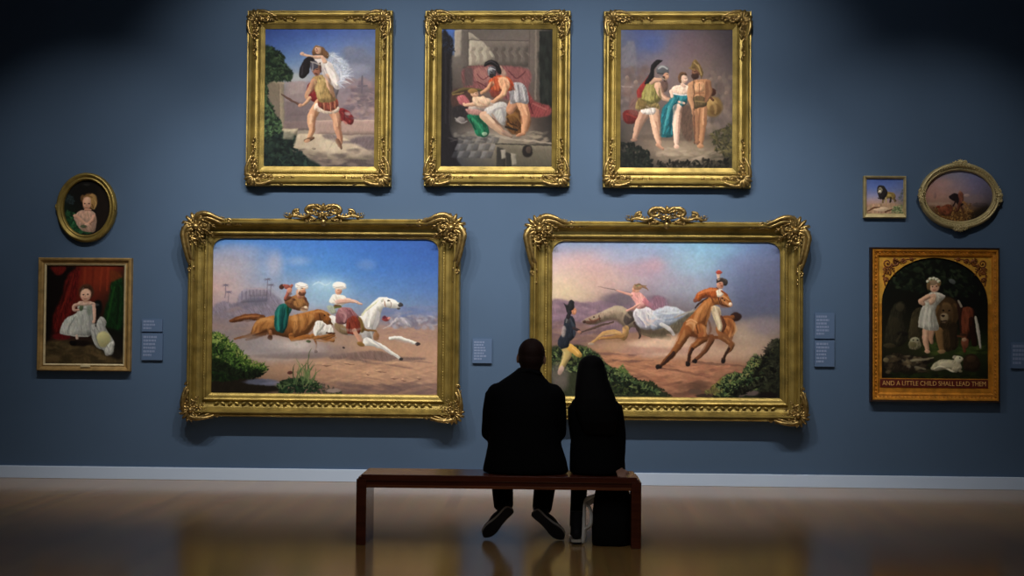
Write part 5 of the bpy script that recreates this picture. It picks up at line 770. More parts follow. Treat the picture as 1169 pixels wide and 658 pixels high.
def corner_low(parent,x,z,su,sv,d,k=1.0):
    c=Carve((x,0,z),su,sv,k,d)
    for i in range(-2,3): a=math.radians(225+i*28); c.lobe(.085+.05*math.cos(a),.085+.05*math.sin(a),a,.05,.021,.03,.004)
    for sg_ in (-1,1): a=math.radians(225+sg_*92); c.leaf(.08+.02*math.cos(a),.08+.02*math.sin(a),a,.1,.008,.3*sg_)
    for i in range(7): a=i*math.pi/3.5; c.lobe(.09+.04*math.cos(a),.09+.04*math.sin(a),a,.024,.013,.018,.01)
    c.lobe(.09,.09,0,.022,.022,.024,.02)
    for sw in (0,1):
        q=(lambda u,v:(u,v)) if not sw else (lambda u,v:(v,u)); A=(lambda a:a) if not sw else (lambda a:math.pi/2-a); sg=1 if not sw else -1
        c.scroll([q(.06,.025),q(.14,.012),q(.21,.03),q(.27,.06)],.02,.01,.005,.014); c.spiral(*q(.165,.075),.036,1.3,A(-1),sg,.012,.0)
        c.leaf(*q(.12,.05),A(.1),.12,.002,.3*sg); c.leaf(*q(.21,.06),A(-.05),.13,-.006,-.3*sg)
        for t in range(5): c.lobe(*q(.31+.03*t,.07+.01*math.sin(t*2)),A(.5 if t%2 else -.5),.02,.01,.012,-.01)
    return link('corner_ornament',c.bm,GOLDO,parent)
def crest(parent,x,z,d,k=1.0):
    c=Carve((x,0,z),1,.76,k,d)
    for sg in (-1,1):
        f=lambda u,v:(u*sg,v); A=lambda a:(a if sg>0 else math.pi-a)
        c.scroll([f(.02,.10),f(.07,.135),f(.13,.13),f(.16,.08),f(.13,.03),f(.19,.0),f(.27,.02),f(.33,.0)],.024,.012,.02,.02)
        c.spiral(*f(.105,.085),.05,1.5,A(.4),-sg,.016,.03); c.spiral(*f(.25,.055),.04,1.4,A(2.2),-sg,.014,.02); c.spiral(*f(.12,-.03),.045,1.4,A(-1),sg,.016,.02)
        c.leaf(*f(.05,.02),A(1.2),.12,.03,.3*sg); c.leaf(*f(.14,.0),A(.5),.12,.02,-.3*sg); c.leaf(*f(.25,.03),A(-.1),.11,.01,.3*sg); c.leaf(*f(.07,-.02),A(-.6),.11,.02,.3*sg); c.leaf(*f(.3,.0),A(.2),.08,.0,.2*sg)
        c.lobe(*f(.05,.14),A(.3),.05,.022,.026,.03); c.lobe(*f(.34,.005),A(0),.03,.014,.016,0)
    for i in range(5): a=math.radians(90+(i-2)*32); c.lobe(.05*math.cos(a),.075+.05*math.sin(a),a,.05,.018,.028,.035)
    for i in range(7): a=i*math.pi/3.5; c.lobe(.032*math.cos(a),.02+.032*math.sin(a),a,.026,.015,.02,.035)
    c.lobe(0,.02,0,.024,.024,.03,.045); c.lobe(0,-.06,math.pi/2,.05,.03,.03,.02)
    return link('crest_ornament',c.bm,GOLDO,parent)
VPP=2.3
PIC='framed pictures on the blue wall'
PROF_TOP=[(0,0),(0,.05),(.04,.07),(.1,.068),(.13,.078),(.2,.096),(.28,.098),(.34,.088),(.4,.064),(.5,.046),(.62,.042),(.67,.054),(.72,.056),(.76,.05),(.78,.044),(.95,.03),(1,.026),(1,.012)]
def top_picture(o,i,fn,label,gain):
    O=rect(*o,.05); I=rect(*i,.028); t=thing('framed_painting',label,'painting',((O[0]+O[1])/2,YW,O[2]),PIC)
    bm=bmesh.new(); sweep_rect(bm,O,I,PROF_TOP); bead_row(bm,lerp4(O,I,.695),.055,.022,.0065); bead_row(bm,lerp4(O,I,.08),.06,.03,.008)
    link('frame',bm,GOLD,t,smooth=False)
    for su,x in ((1,O[0]),(-1,O[1])):
        for sv,z in ((1,O[2]),(-1,O[3])): corner_low(t,x+su*.002,z+sv*.002,su,sv,.074,1.0)
    canvas(t,(I[0]-.004,I[1]+.004,I[2]-.004,I[3]+.004),fn(VPP),.018,gain); return t
top_picture(((283,12),(449,12),(280,212.5),(446,213)),((302.8,33),(428.3,33),(301,190),(427,190.5)),paint_warrior_carrying,'gilt-framed upright painting of a warrior carrying a girl in white, left in top row',1.0)
top_picture(((486,12),(652,12.5),(483,212.5),(650,213.5)),((504.5,33),(631,33),(503,190),(629.5,190.5)),paint_helmeted_rescue,'gilt-framed upright painting of a plumed soldier bending over a reclining woman',1.0)
top_picture(((689,12.5),(858,13),(688,214),(857,215.5)),((709,33.5),(836.5,34),(708,191.5),(836,192)),paint_trio,'gilt-framed upright painting of a woman in teal between two men',1.0)
PROF_BIG=[(0,0),(0,.085),(.03,.11),(.09,.118),(.13,.112),(.16,.122),(.2,.134),(.25,.132),(.28,.118),(.32,.09),(.4,.066),(.52,.056),(.64,.056),(.68,.066),(.74,.074),(.79,.068),(.82,.05),(.9,.046),(.97,.036),(1,.03),(1,.012)]
def big_picture(o,i,fn,label,gain):
    O=rect(*o,.08); I=rect(*i,.03); t=thing('framed_painting',label,'painting',((O[0]+O[1])/2,YW,O[2]),PIC)
    bm=bmesh.new(); sweep_rect(bm,O,I,PROF_BIG); bead_row(bm,lerp4(O,I,.05),.098,.026,.009); bead_row(bm,lerp4(O,I,.73),.069,.024,.007)
    # scalloped run along the bottom hollow
    x0,x1,z0,z1=lerp4(O,I,.56); n=int((x1-x0-.3)/.06)
    for k in range(n): x=x0+.15+(x1-x0-.3)*k/(n-1); ell(bm,(x,YW-.066,z0),(.024,.012,.012),Matrix.Rotation(.5 if k%2 else -.5,3,'Y'),8,5)
    # rounded upper corners of the opening
    r=.105
    for sx,cx in ((1,I[0]),(-1,I[1])):
        fr=[]; bk=[]; cz=I[3]; K=10
        for k in range(K+1): a=math.pi/2*k/K; p=(cx+sx*(r-r*math.cos(a)),cz-(r-r*math.sin(a))); fr.append(bm.verts.new((p[0],YW-.034,p[1]))); bk.append(bm.verts.new((p[0],YW-.014,p[1])))
        cv=bm.verts.new((cx-sx*.002,YW-.034,cz+.002))
        for k in range(K): bm.faces.new((fr[k],fr[k+1],cv)); bm.faces.new((fr[k],bk[k],bk[k+1],fr[k+1]))
    link('frame',bm,GOLD,t,smooth=False)
    for su,x in ((1,O[0]),(-1,O[1])):
        corner_big(t,x-su*.012,O[2]-.006,su,1,.1,.8,False); corner_big(t,x,O[3],su,-1,.105,1.0,True)
    crest(t,(O[0]+O[1])/2+.0,O[3]+.01,.1,.98)
    canvas(t,(I[0]-.004,I[1]+.004,I[2]-.004,I[3]+.004),fn(VPP),.018,gain); return t
big_picture(((216,249),(526,251),(212.5,476),(523.5,478)),((242.8,272),(500.5,273.5),(241.5,449),(499,450.8)),paint_desert_riders,'large ornate gilt-framed painting of two turbaned riders galloping on a brown and a white horse',1.2)
big_picture(((606,252.5),(917.5,254),(603,479),(916,482)),((630.8,275.5),(891,277),(629.5,452.5),(890,455)),paint_chase,'large ornate gilt-framed painting of a woman in white and an orange-coated rider on galloping horses',1.2)
# seated child, plain wooden frame
O=rect((44,294.5),(150,294.5),(41.5,423),(148.3,424.5),.05); I=rect((53.2,303.5),(141.8,303.5),(51.5,415),(140.5,416),.02)
t=thing('framed_painting','plain wood-framed portrait of a small child in a white dress before red drapery','painting',((O[0]+O[1])/2,YW,O[2]),PIC)
bm=bmesh.new(); sweep_rect(bm,O,I,[(0,0),(0,.05),(.12,.058),(.3,.055),(.45,.04),(.62,.032),(.74,.034),(.76,.028)]); link('frame',bm,GOLDD,t,smooth=False)
bm=bmesh.new(); sweep_rect(bm,lerp4(O,I,.76),I,[(0,.029),(.2,.032),(.6,.028),(1,.022),(1,.01)]); link('liner',bm,CREAM,t,smooth=False)
a=P(92,417.2,YW-.05); b=P(103,419.4,YW-.05); bm=bmesh.new(); box(bm,(a.x,YW-.058,b.z),(b.x,YW-.048,a.z),.002); link('nameplate',bm,CREAM,t,smooth=False)
canvas(t,(I[0]-.003,I[1]+.003,I[2]-.003,I[3]+.003),paint_seated_child(VPP),.014,1.15)
# ovals
def sweep_oval(bm,cx,cz,a0,b0,a1,b1,prof,n=72):
    rows=[]
    for s,d in prof:
        A=a0+(a1-a0)*s;B=b0+(b1-b0)*s; rows.append([bm.verts.new((cx+A*math.cos(2*math.pi*k/n),YW-d,cz+B*math.sin(2*math.pi*k/n))) for k in range(n)])
    for p,q in zip(rows,rows[1:]):
        for k in range(n): bm.faces.new((p[k],p[(k+1)%n],q[(k+1)%n],q[k]))
def oval_picture(box_o,box_i,fn,label,gain,gold,orn,prof):
    a=P(box_o[0],box_o[1],YW-.04);b=P(box_o[2],box_o[3],YW-.04); c=P(box_i[0],box_i[1],YW-.02);e=P(box_i[2],box_i[3],YW-.02)
    cx,cz=(a.x+b.x)/2,(a.z+b.z)/2; t=thing('framed_painting',label,'painting',(cx,YW,b.z),PIC)
    bm=bmesh.new(); sweep_oval(bm,cx,cz,(b.x-a.x)/2,(a.z-b.z)/2,(e.x-c.x)/2,(c.z-e.z)/2,prof)
    A=(b.x-a.x)/2*.985;B=(a.z-b.z)/2*.985
    if orn==4:
        for k in range(80): q=2*math.pi*k/80; ell(bm,(cx+A*.9*math.cos(q),YW-.066,cz+B*.9*math.sin(q)),(.007,.007,.007),None,6,4)
    link('frame',bm,gold,t)
    for ang in ((0,90,180,270) if orn==4 else (0,180)):
        q=math.radians(ang); cv=Carve((cx+A*.97*math.cos(q),0,cz+B*.97*math.sin(q)),1,1,.62 if orn==4 else .3,.05 if orn==4 else .045); tx=q+math.pi/2
        for sg in (-1,1):
            cv.leaf(.03*sg*math.cos(tx),.03*sg*math.sin(tx),tx+(0 if sg>0 else math.pi),.15,.0,.25*sg*1); cv.spiral(.07*sg*math.cos(tx)+.02*math.cos(q),.07*sg*math.sin(tx)+.02*math.sin(q),.03,1.2,tx,sg,.012,.01)
        for i in range(-2,3): cv.lobe(.03*math.cos(q+i*.5),.03*math.sin(q+i*.5),q+i*.5,.04,.014,.02,.01)
        cv.lobe(0,0,0,.025,.025,.025,.02); link('carved_ornament',cv.bm,gold,t)
    canvas(t,(cx-(e.x-c.x)/2-.004,cx+(e.x-c.x)/2+.004,cz-(c.z-e.z)/2-.004,cz+(c.z-e.z)/2+.004),fn(VPP*1.2),.012,gain,oval=True)
oval_picture((64.5,197,131.5,277),(73.5,205.5,124.5,268.5),paint_girl_oval,'upright oval gilt-framed portrait of a fair-haired girl with folded arms',1.35,GOLD,2,[(0,0),(0,.03),(.08,.045),(.25,.056),(.42,.052),(.55,.038),(.68,.034),(.75,.042),(.86,.04),(1,.022),(1,.008)])
oval_picture((1050,185.5,1141.5,262),(1057.5,194.5,1134.5,252.5),paint_horseman_oval,'wide oval carved gilt-framed painting of a dark horse and rider at dusk',1.35,PALEG,4,[(0,0),(0,.04),(.1,.06),(.3,.07),(.42,.062),(.55,.045),(.7,.036),(.78,.044),(.9,.04),(1,.022),(1,.008)])
# little lion
O=rect((985.7,201),(1034.3,201),(986,249),(1034.5,249),.03); I=rect((989.2,204.2),(1031.4,204.2),(989.2,244),(1031.6,244),.02)
t=thing('framed_painting','small nearly square thin-framed painting of a standing lion','painting',((O[0]+O[1])/2,YW,O[2]),PIC)
bm=bmesh.new(); sweep_rect(bm,O,I,[(0,0),(0,.035),(.2,.042),(.6,.036),(.8,.026),(1,.022),(1,.008)]); link('frame',bm,PALEG,t,smooth=False); canvas(t,(I[0]-.003,I[1]+.003,I[2]-.003,I[3]+.003),paint_small_lion(VPP*1.5),.012,1.5)
# child leading the animals
O=rect((994,282.5),(1141,283),(994.3,458.5),(1142.5,461),.06); I=rect((1003.5,293),(1131.5,293.5),(1003.3,448),(1132,449.5),.025)
t=thing('framed_painting','amber gilt frame with arched top and red inscription strip, child in white among animals','painting',((O[0]+O[1])/2,YW,O[2]),PIC)
bm=bmesh.new(); sweep_rect(bm,O,I,[(0,0),(0,.055),(.06,.062),(.18,.06),(.2,.05)]); link('outer_edge',bm,DARKW,t,smooth=False)
bm=bmesh.new(); sweep_rect(bm,O,I,[(.2,.05),(.24,.06),(.4,.058),(.5,.046),(.72,.04),(.78,.046),(.86,.044),(1,.028),(1,.008)]); bead_row(bm,lerp4(O,I,.6),.046,.034,.008); link('frame',bm,ORANGE,t,smooth=False)
zp=P(1068,432.5,YW-.02).z; zq=P(1068,443.5,YW-.02).z
ax0,ax1=P(1006.5,350,YW-.02).x,P(1128,350,YW-.02).x; zs=P(1068,347,YW-.02).z; ztop=P(1068,294.5,YW-.02).z
acx=(ax0+ax1)/2; aa=(ax1-ax0)/2; ab=ztop-zs
for sx in (-1,1):
    bm=bmesh.new(); y=YW-.024; ex=I[0]-.003 if sx<0 else I[1]+.003; K=16; fr=[]; out=[]; bk=[]
    for k in range(K+1):
        q=math.pi/2*k/K; x=acx+sx*aa*math.cos(q); z=zs+ab*math.sin(q); fr.append(bm.verts.new((x,y,z))); bk.append(bm.verts.new((x,YW-.013,z))); f=min(1,k/(K*.5)); g=max(0,(k/K-.5)*2)
        out.append(bm.verts.new((ex if k<=K/2 else ex+(acx-ex)*g,y, zs+(I[3]+.003-zs)*f)))
    for k in range(K): bm.faces.new((fr[k],fr[k+1],out[k+1],out[k])); bm.faces.new((fr[k],bk[k],bk[k+1],fr[k+1]))
    sp=link('spandrel',bm,SPAN,t,smooth=False)
    c=Carve((acx+sx*aa,0,I[3]),-sx,-1,1,.024)
    for (u,v,R,a,dr) in ((.05,.06,.04,0,1),(.12,.05,.032,2,-1),(.05,.14,.032,1,-1),(.19,.035,.024,0,1),(.04,.21,.024,3,1),(.26,.025,.016,1,-1)): c.spiral(u,v,R,1.5,a,dr,.009,-.002)
    c.scroll([(.03,.26),(.02,.17),(.06,.1),(.12,.07),(.2,.03),(.3,.02)],.007,.005,0); c.leaf(.08,.09,.8,.08,-.004); c.leaf(.1,.03,.1,.08,-.004); c.leaf(.03,.1,1.5,.08,-.004)
    link('arabesque',c.bm,ORANGED,sp)
    # straight strips below the spring of the arch
    bm=bmesh.new(); x0,x1=(I[0]-.003,ax0) if sx<0 else (ax1,I[1]+.003); box(bm,(x0,YW-.024,zp),(x1,YW-.012,zs)); link('slip',bm,ORANGE,t,smooth=False)
bm=bmesh.new(); box(bm,(I[0]-.003,YW-.026,I[2]-.003),(I[1]+.003,YW-.012,zp)); link('bottom_slip',bm,ORANGE,t,smooth=False)
bm=bmesh.new(); a=P(1004.5,432.8,YW-.03); b=P(1128,443.6,YW-.03); box(bm,(a.x,YW-.031,b.z),(b.x,YW-.025,a.z),.002); pan=link('inscription_panel',bm,REDP,t,smooth=False)
def lettering(s,x0,x1,z0,z1,y,m,parent):
    cu=bpy.data.curves.new('lettering','FONT'); cu.body=s; cu.extrude=.002; cu.align_x='LEFT'; o=bpy.data.objects.new('tmp',cu); COL.objects.link(o)
    me=bpy.data.meshes.new_from_object(o.evaluated_get(bpy.context.evaluated_depsgraph_get())); bpy.data.objects.remove(o)
    co=np.array([v.co[:] for v in me.vertices]); lo,hi=co.min(0),co.max(0)
    for v in me.vertices: v.co=((x0+(v.co.x-lo[0])/(hi[0]-lo[0])*(x1-x0)),y-v.co.z,z0+(v.co.y-lo[1])/(hi[1]-lo[1])*(z1-z0))
    me.name='lettering'; me.materials.clear(); me.materials.append(m); r=bpy.data.objects.new('lettering',me); COL.objects.link(r); r.parent=parent; r.matrix_parent_inverse=Matrix.Translation(-parent.matrix_world.translation); return r
bpy.context.view_layer.update()
lt=lettering('AND A LITTLE CHILD SHALL LEAD THEM',a.x+.02,b.x-.02,b.z+.018,a.z-.016,YW-.033,LETTER,pan); lt.matrix_parent_inverse=Matrix.Identity(4); lt.parent=pan; lt.matrix_parent_inverse=pan.matrix_world.inverted()
canvas(t,(ax0-.02,ax1+.02,zp-.01,ztop+.01),paint_child_with_lion(VPP),.012,1.3)
# ------------------------------------------------------------------ wall labels
LAB=mat('label_panel',(80,102,136),.7,spec=.2); TXT=mat('label_print',(118,134,168),.8,spec=.1)
def wall_label(x0,y0,x1,y1,lines,label,seed):
    rn=random.Random(seed); a=P(x0,y0,YW-.015);b=P(x1,y1,YW-.015); t=thing('wall_label',label,'label',((a.x+b.x)/2,YW,b.z),'text labels on the blue wall')
    bm=bmesh.new(); box(bm,(a.x,YW-.02,b.z),(b.x,YW,a.z),.001); link('panel',bm,LAB,t,smooth=False)
    bm=bmesh.new(); w=b.x-a.x;h=a.z-b.z; z=a.z-h*.1
    for k in range(lines):
        hh=h*.8/lines*.62; x=a.x+w*.08; e=a.x+w*(.08+.66*(rn.uniform(.75,1) if k<lines-1 else .6))
        while x<e:
            l=rn.uniform(.012,.03); box(bm,(x,YW-.0212,z-hh),(min(x+l,e),YW-.02,z)); x+=l+.004
        z-=h*.8/lines
    link('printed_text',bm,TXT,t,smooth=False)
wall_label(162,364.5,185.5,379,3,'short pale blue text label beside the seated child portrait, upper of two',1)
wall_label(162,380.5,185.5,411.5,6,'tall pale blue text label beside the seated child portrait, lower of two',2)
wall_label(539.5,387,561.5,415,7,'pale blue text label on the wall between the two large paintings',3)
wall_label(930,357.5,952.5,387,6,'pale blue text label right of the orange-coated rider painting, upper of two',4)
wall_label(930,388.5,952.5,419,6,'pale blue text label right of the orange-coated rider painting, lower of two',5)
wall_label(1154,391,1178,421,5,'pale blue text label at the far right beyond the arched frame',6)
# ------------------------------------------------------------------ bench
YF=floorY(570,625); YBk=YF+.35
WOOD=mat('dark_bench_wood',(84,36,22),.24,spec=.8,noise=.3,scale=6,bump=.06,bscale=30,stretch=(.6,6,6))
WOODL=mat('bench_edge_wood',(120,66,40),.3,noise=.3,scale=6,stretch=(.6,6,6))
xl=P(412,543,YF).x; xr=P(727.5,544,YF).x; zt=(P(412,543,YF).z+P(727,544.5,YF).z)/2; zb=(P(430,558.2,YF).z+P(700,559.5,YF).z)/2
lx0,lx1=P(406.3,600,YF).x,P(417.8,600,YF).x; rx0,rx1=P(720.5,600,YF).x,P(732,600,YF).x
bench=thing('bench','long dark brown wooden gallery bench with slab ends, couple sitting on it','bench',((xl+xr)/2,(YF+YBk)/2,0))
bm=bmesh.new(); box(bm,(xl,YF,zt-.042),(xr,YBk,zt),.006); link('seat',bm,WOOD,bench,smooth=False)
bm=bmesh.new(); box(bm,(lx1-.004,YF+.008,zb),(rx0+.004,YF+.035,zt-.042),.003); box(bm,(lx1-.004,YBk-.035,zb),(rx0+.004,YBk-.008,zt-.042),.003); link('apron',bm,WOOD,bench,smooth=False)
bm=bmesh.new(); box(bm,(lx1-.002,YF+.003,zb),(rx0+.002,YF+.009,zb+.018),.002); link('moulding',bm,WOODL,bench,smooth=False)
for a,b in ((lx0,lx1),(rx0,rx1)):
    bm=bmesh.new(); box(bm,(a,YF-.004,0),(b,YBk+.004,zt-.03),.005); box(bm,(min(a,b)+(.0 if a==rx0 else .012),YF+.004,zt-.034),(max(a,b)-(.012 if a==rx0 else .0),YBk-.004,zt-.016),.003); link('leg_panel',bm,WOOD,bench,smooth=False)
# ------------------------------------------------------------------ people
SKIN=mat('skin',(150,110,90),.6); BLACK=mat('black_wool',(9,9,11),.9,spec=.1,bump=.15,bscale=300); TROU=mat('dark_trousers',(12,12,16),.9,spec=.1); HAIRM=mat('dark_brown_hair',(36,18,14),.7,spec=.15,bump=.3,bscale=220); HAIRW=mat('black_hair',(8,6,7),.75,spec=.12,bump=.3,bscale=160,stretch=(4,4,.4))
COAT=mat('black_coat',(8,8,10),.9,spec=.1,bump=.15,bscale=250); SHOE=mat('dark_shoe',(24,24,30),.6,spec=.2); SOLE=mat('worn_sole',(30,30,38),.7); RIM=mat('pale_sole_edge',(205,198,186),.7); EYE=mat('eye',(30,24,22),.3); GAP_GLEAM=mat('pale_gap_gleam',(236,234,228),.7); SCARF=mat('charcoal_hem',(30,30,34),.85)
def head(bm,c,tilt,s=1.0):
    R=Matrix.Rotation(tilt[0],3,'X')@Matrix.Rotation(tilt[1],3,'Y')@Matrix.Rotation(tilt[2],3,'Z')
    q=lambda x,y,z:Vector(c)+R@Vector((x,y,z))*s; e=lambda p,r:ell(bm,q(*p),[k*s for k in r],R,16,12)
    e((0,-.008,.025),(.075,.094,.088)); e((0,.03,-.02),(.062,.068,.085)); e((0,.05,-.075),(.034,.036,.03)); e((0,.098,-.018),(.012,.02,.016)); e((0,.088,.005),(.008,.014,.03)); e((0,.084,-.052),(.022,.012,.006)); e((0,.082,-.061),(.019,.012,.007)); e((0,.078,.028),(.05,.014,.008))
    for sg in (-1,1): e((sg*.078,-.004,-.005),(.01,.02,.032)); e((sg*.036,.066,-.03),(.022,.02,.022)); 
    return q,R
def hand(bm,w,d,n,s=1.0,curl=.5):
    """wrist w, direction d, back-of-hand normal n"""
    d=Vector(d).normalized(); n=Vector(n); n=(n-d*n.dot(d)).normalized(); sd=d.cross(n)
    R=Matrix((sd,d,n)).transposed(); ell(bm,w+d*.045*s,(.038*s,.05*s,.016*s),R,12,8); tube(bm,[w-d*.02*s,w+d*.03*s],[.024*s,.026*s],10)
    for k,(o,L) in enumerate(((-.028,.066),(-.0095,.076),(.0095,.072),(.028,.056))):
        b=w+d*.082*s+sd*o*s; p=[b-d*.03*s,b]; ang=0; q=b
        for f in (.45,.32,.23): ang+=curl*.8; q=q+(d*math.cos(ang)-n*math.sin(ang))*L*f*s; p.append(q)
        tube(bm,p,[.0095*s,.0092*s,.0088*s,.008*s,.0066*s],8)
    b=w+d*.025*s-sd*.03*s; tube(bm,[b+sd*.012*s,b-sd*.012*s+d*.018*s,b-sd*.022*s+d*.045*s-n*.008*s,b-sd*.02*s+d*.068*s-n*.018*s],[.013*s,.012*s,.0105*s,.008*s],8)
def shoe(parent,toe,heel,up,name='shoe',boot=False):
    a=(toe-heel); L=a.length; a.normalize(); u=(up-a*up.dot(a)).normalized(); sd=a.cross(u); o=heel
    q=lambda x,y,z:o+a*x*L+sd*y+u*z
    def ringed(st,z0,z1,grow=0):
        bm=bmesh.new(); n=20; out=[(0.0,.0),(.02,.026),(.1,.034),(.3,.032),(.5,.036),(.68,.046),(.82,.044),(.93,.03),(1.0,.0)]
        lo=[];hi=[]
        side=[(x,w+grow*(w>0)) for x,w in out]+[(x,-w-grow) for x,w in out[-2:0:-1]]; S=smoothpts(side,4)
        for x,y in S: lo.append(bm.verts.new(q(x,y,z0))); hi.append(bm.verts.new(q(x,y,z1)))
        bm.faces.new(lo[::-1]); bm.faces.new(hi); m=len(S)
        for k in range(m): bm.faces.new((lo[k],lo[(k+1)%m],hi[(k+1)%m],hi[k]))
        return bm
    bm=bmesh.new()
    Rr=Matrix((a,sd,u)).transposed()
    ell(bm,q(.2,0,.05),(L*.22,.034,.05),Rr,14,10); ell(bm,q(.5,0,.045),(L*.3,.036,.045),Rr,14,10); ell(bm,q(.75,0,.032),(L*.24,.043,.03),Rr,14,10); ell(bm,q(.9,0,.024),(L*.1,.03,.02),Rr,12,8)
    tube(bm,[q(.2,0,.05),q(.22,0,.1 if not boot else .2)],[.042,.044],12); s=fuse(name,bm,SHOE,parent,.007,4)
    link('sole',ringed(0,-.004,.004,.0),SOLE,s,smooth=False); link('sole_edge',ringed(0,.0041,.02,.003),RIM,s,smooth=False)
    return s,q(.2,0,.08)
# -- man
YM=YF+.19
man=thing('person','man in black jacket with short dark hair sitting on the bench, seen from behind','person',P(600,543,YM)); man.location.z=zt
pv=P(600,526,YM); pv.z=zt+.092; X=lambda px,py,Y=YM:P(px,py,Y)
hc=X(606.5,409.5,YM+.04)
def limb(bm,pts,rad,n=12): tube(bm,pts,rad,n)
shoL,shoR=X(567,449,YM+.01),X(632,450,YM+.01); elL,elR=X(560.5,494,YM+.03),X(635.5,494,YM+.05)
kneeL,kneeR=X(570,503,YM+.5),X(628,504,YM+.5); haL,haR=kneeL+Vector((.02,-.14,.085)),kneeR+Vector((-.02,-.14,.085))
tL,hL=P(552.5,613.5,YF+.28),P(583.5,581.5,YF+.20); tR,hR=P(643.5,616,YF+.27),P(609,585,YF+.20)
sL,anL=shoe(man,tL,hL,Vector((-.35,1,.45))); sR,anR=shoe(man,tR,hR,Vector((.35,1,.45)))
bm=bmesh.new(); q,R=head(bm,hc,(-.12,.05,0),1.13); limb(bm,[X(601,447,YM),X(603.5,428,YM+.015),hc+Vector((0,-.01,-.03))],[.075,.068,.066],14)
loft(bm,[(pv+Vector((0,.0,-.03)),.15,.1),(X(599,510),.145,.1),(X(598,490),.14,.095),(X(598,468),.16,.105),(X(598,450),.17,.095),(X(599,440),.11,.07)])
for s_,e_,h_,k_,a_,hip in ((shoL,elL,haL,kneeL,anL,pv+Vector((-.085,.02,.0))),(shoR,elR,haR,kneeR,anR,pv+Vector((.085,.02,.0)))):
    limb(bm,[s_,s_.lerp(e_,.5),e_,e_.lerp(h_,.5),h_],[.052,.046,.04,.036,.027]); limb(bm,[hip,hip.lerp(k_,.5),k_],[.08,.072,.056]); limb(bm,[k_,k_.lerp(a_,.4),a_],[.056,.055,.036])
    hand(bm,h_,Vector((0,1,-.12)),Vector((0,.1,1)),1.0,.25)
fuse('body',bm,SKIN,man,.0075,3)
for sg in (-1,1):
    bm=bmesh.new(); ell(bm,q(sg*.031,.079,.012),(.012,.01,.009),R); link('eye',bm,EYE,man)
bm=bmesh.new(); ell(bm,q(0,-.018,.03),(.091,.108,.1),R,18,12); ell(bm,q(0,-.035,-.01),(.086,.085,.08),R,16,10); ell(bm,q(0,-.045,-.055),(.07,.052,.05),R,14,10); ell(bm,q(0,.02,.08),(.07,.075,.045),R,14,10)
fuse('hair',bm,HAIRM,man,.007,3)
bm=bmesh.new()
loft(bm,[(Vector((X(600,541).x,YM,zt+.004)),.285,.17),(X(600,536),.285,.17),(X(600,524),.27,.165),(X(599,508),.245,.155),(X(598,488),.235,.145),(X(598,470),.235,.145),(X(598,456),.225,.135),(X(598,447),.215,.12),(X(598,440),.19,.105),(X(599,434),.15,.095),(X(601,428),.108,.085),(X(603,423),.082,.078),(X(604,420),.07,.07)],32,2.1)
for s_,e_,h_ in ((shoL,elL,haL),(shoR,elR,haR)): limb(bm,[s_+Vector((0,0,-.005)),s_.lerp(e_,.5),e_,e_.lerp(h_,.55),h_+Vector((0,-.02,0))],[.078,.079,.068,.058,.044],14)
ell(bm,shoL+Vector((.012,0,.0)),(.08,.085,.07)); ell(bm,shoR+Vector((-.012,0,.0)),(.08,.085,.07))
fuse('jacket',bm,BLACK,man,.012,5)
bm=bmesh.new(); tube(bm,[X(591,427,YM-.055),X(603.5,423.5,YM-.072),X(616,427,YM-.055)],[.014,.018,.014],8); tube(bm,[X(591,427,YM-.055),X(589.5,428,YM),X(596,431,YM+.08)],[.014,.015,.012],8); tube(bm,[X(616,427,YM-.055),X(617.5,428,YM),X(610,431,YM+.08)],[.014,.015,.012],8); fuse('collar',bm,BLACK,man,.008,3)
bm=bmesh.new(); ell(bm,pv+Vector((0,.02,-.005)),(.17,.12,.084),None,18,12)
for k_,a_,sx in ((kneeL,anL,-1),(kneeR,anR,1)):
    hip=pv+Vector((sx*.085,.02,.005)); k2=k_.copy(); limb(bm,[hip,hip.lerp(k2,.5),k2],[.086,.086,.078],14); limb(bm,[k2,k2.lerp(a_,.35),k2.lerp(a_,.8),a_],[.076,.08,.072,.066],14); ell(bm,k2,(.08,.08,.08),None,16,12)
fuse('trousers',bm,TROU,man,.011,4)
# -- woman
YV=YF+.2
wom=thing('person','woman with long dark hair in black coat sitting on the bench, leaning towards the man','person',P(682,543,YV)); wom.location.z=zt
V=lambda px,py,Y=YV:P(px,py,Y)
wc=V(675.5,427,YV+.03); wp=V(682,528); wp.z=zt+.09
wsL,wsR=V(658,465),V(700,464); weL,weR=V(660,500,YV+.07),V(705.5,499,YV-.0); wkL,wkR=V(664,512,YV+.44),V(695,512,YV+.44)
whL=wkL+Vector((.05,-.14,.08)); whR=V(707,533.5,YV-.07); whR.z=zt+.035
bt=[]
for hx,yy in ((657.5,.36),(692,.64)):
    tt=P(hx,611,YF+yy); tt.z=.012; hh=tt+Vector((.0,-.24,.0)); tt.z=.012; hh.z=.012; bt.append(shoe(wom,tt,hh,Vector((0,0,1)),'boot',True))
bm=bmesh.new(); q,R=head(bm,wc,(-.08,-.1,.1),.94); limb(bm,[V(677,455),V(676,442),wc+Vector((0,-.01,-.03))],[.052,.046,.045],14)
loft(bm,[(wp+Vector((0,0,-.03)),.155,.1),(V(681,512),.14,.095),(V(680,492),.115,.085),(V(679,472),.135,.09),(V(678,460),.135,.08),(V(677,452),.09,.06)])
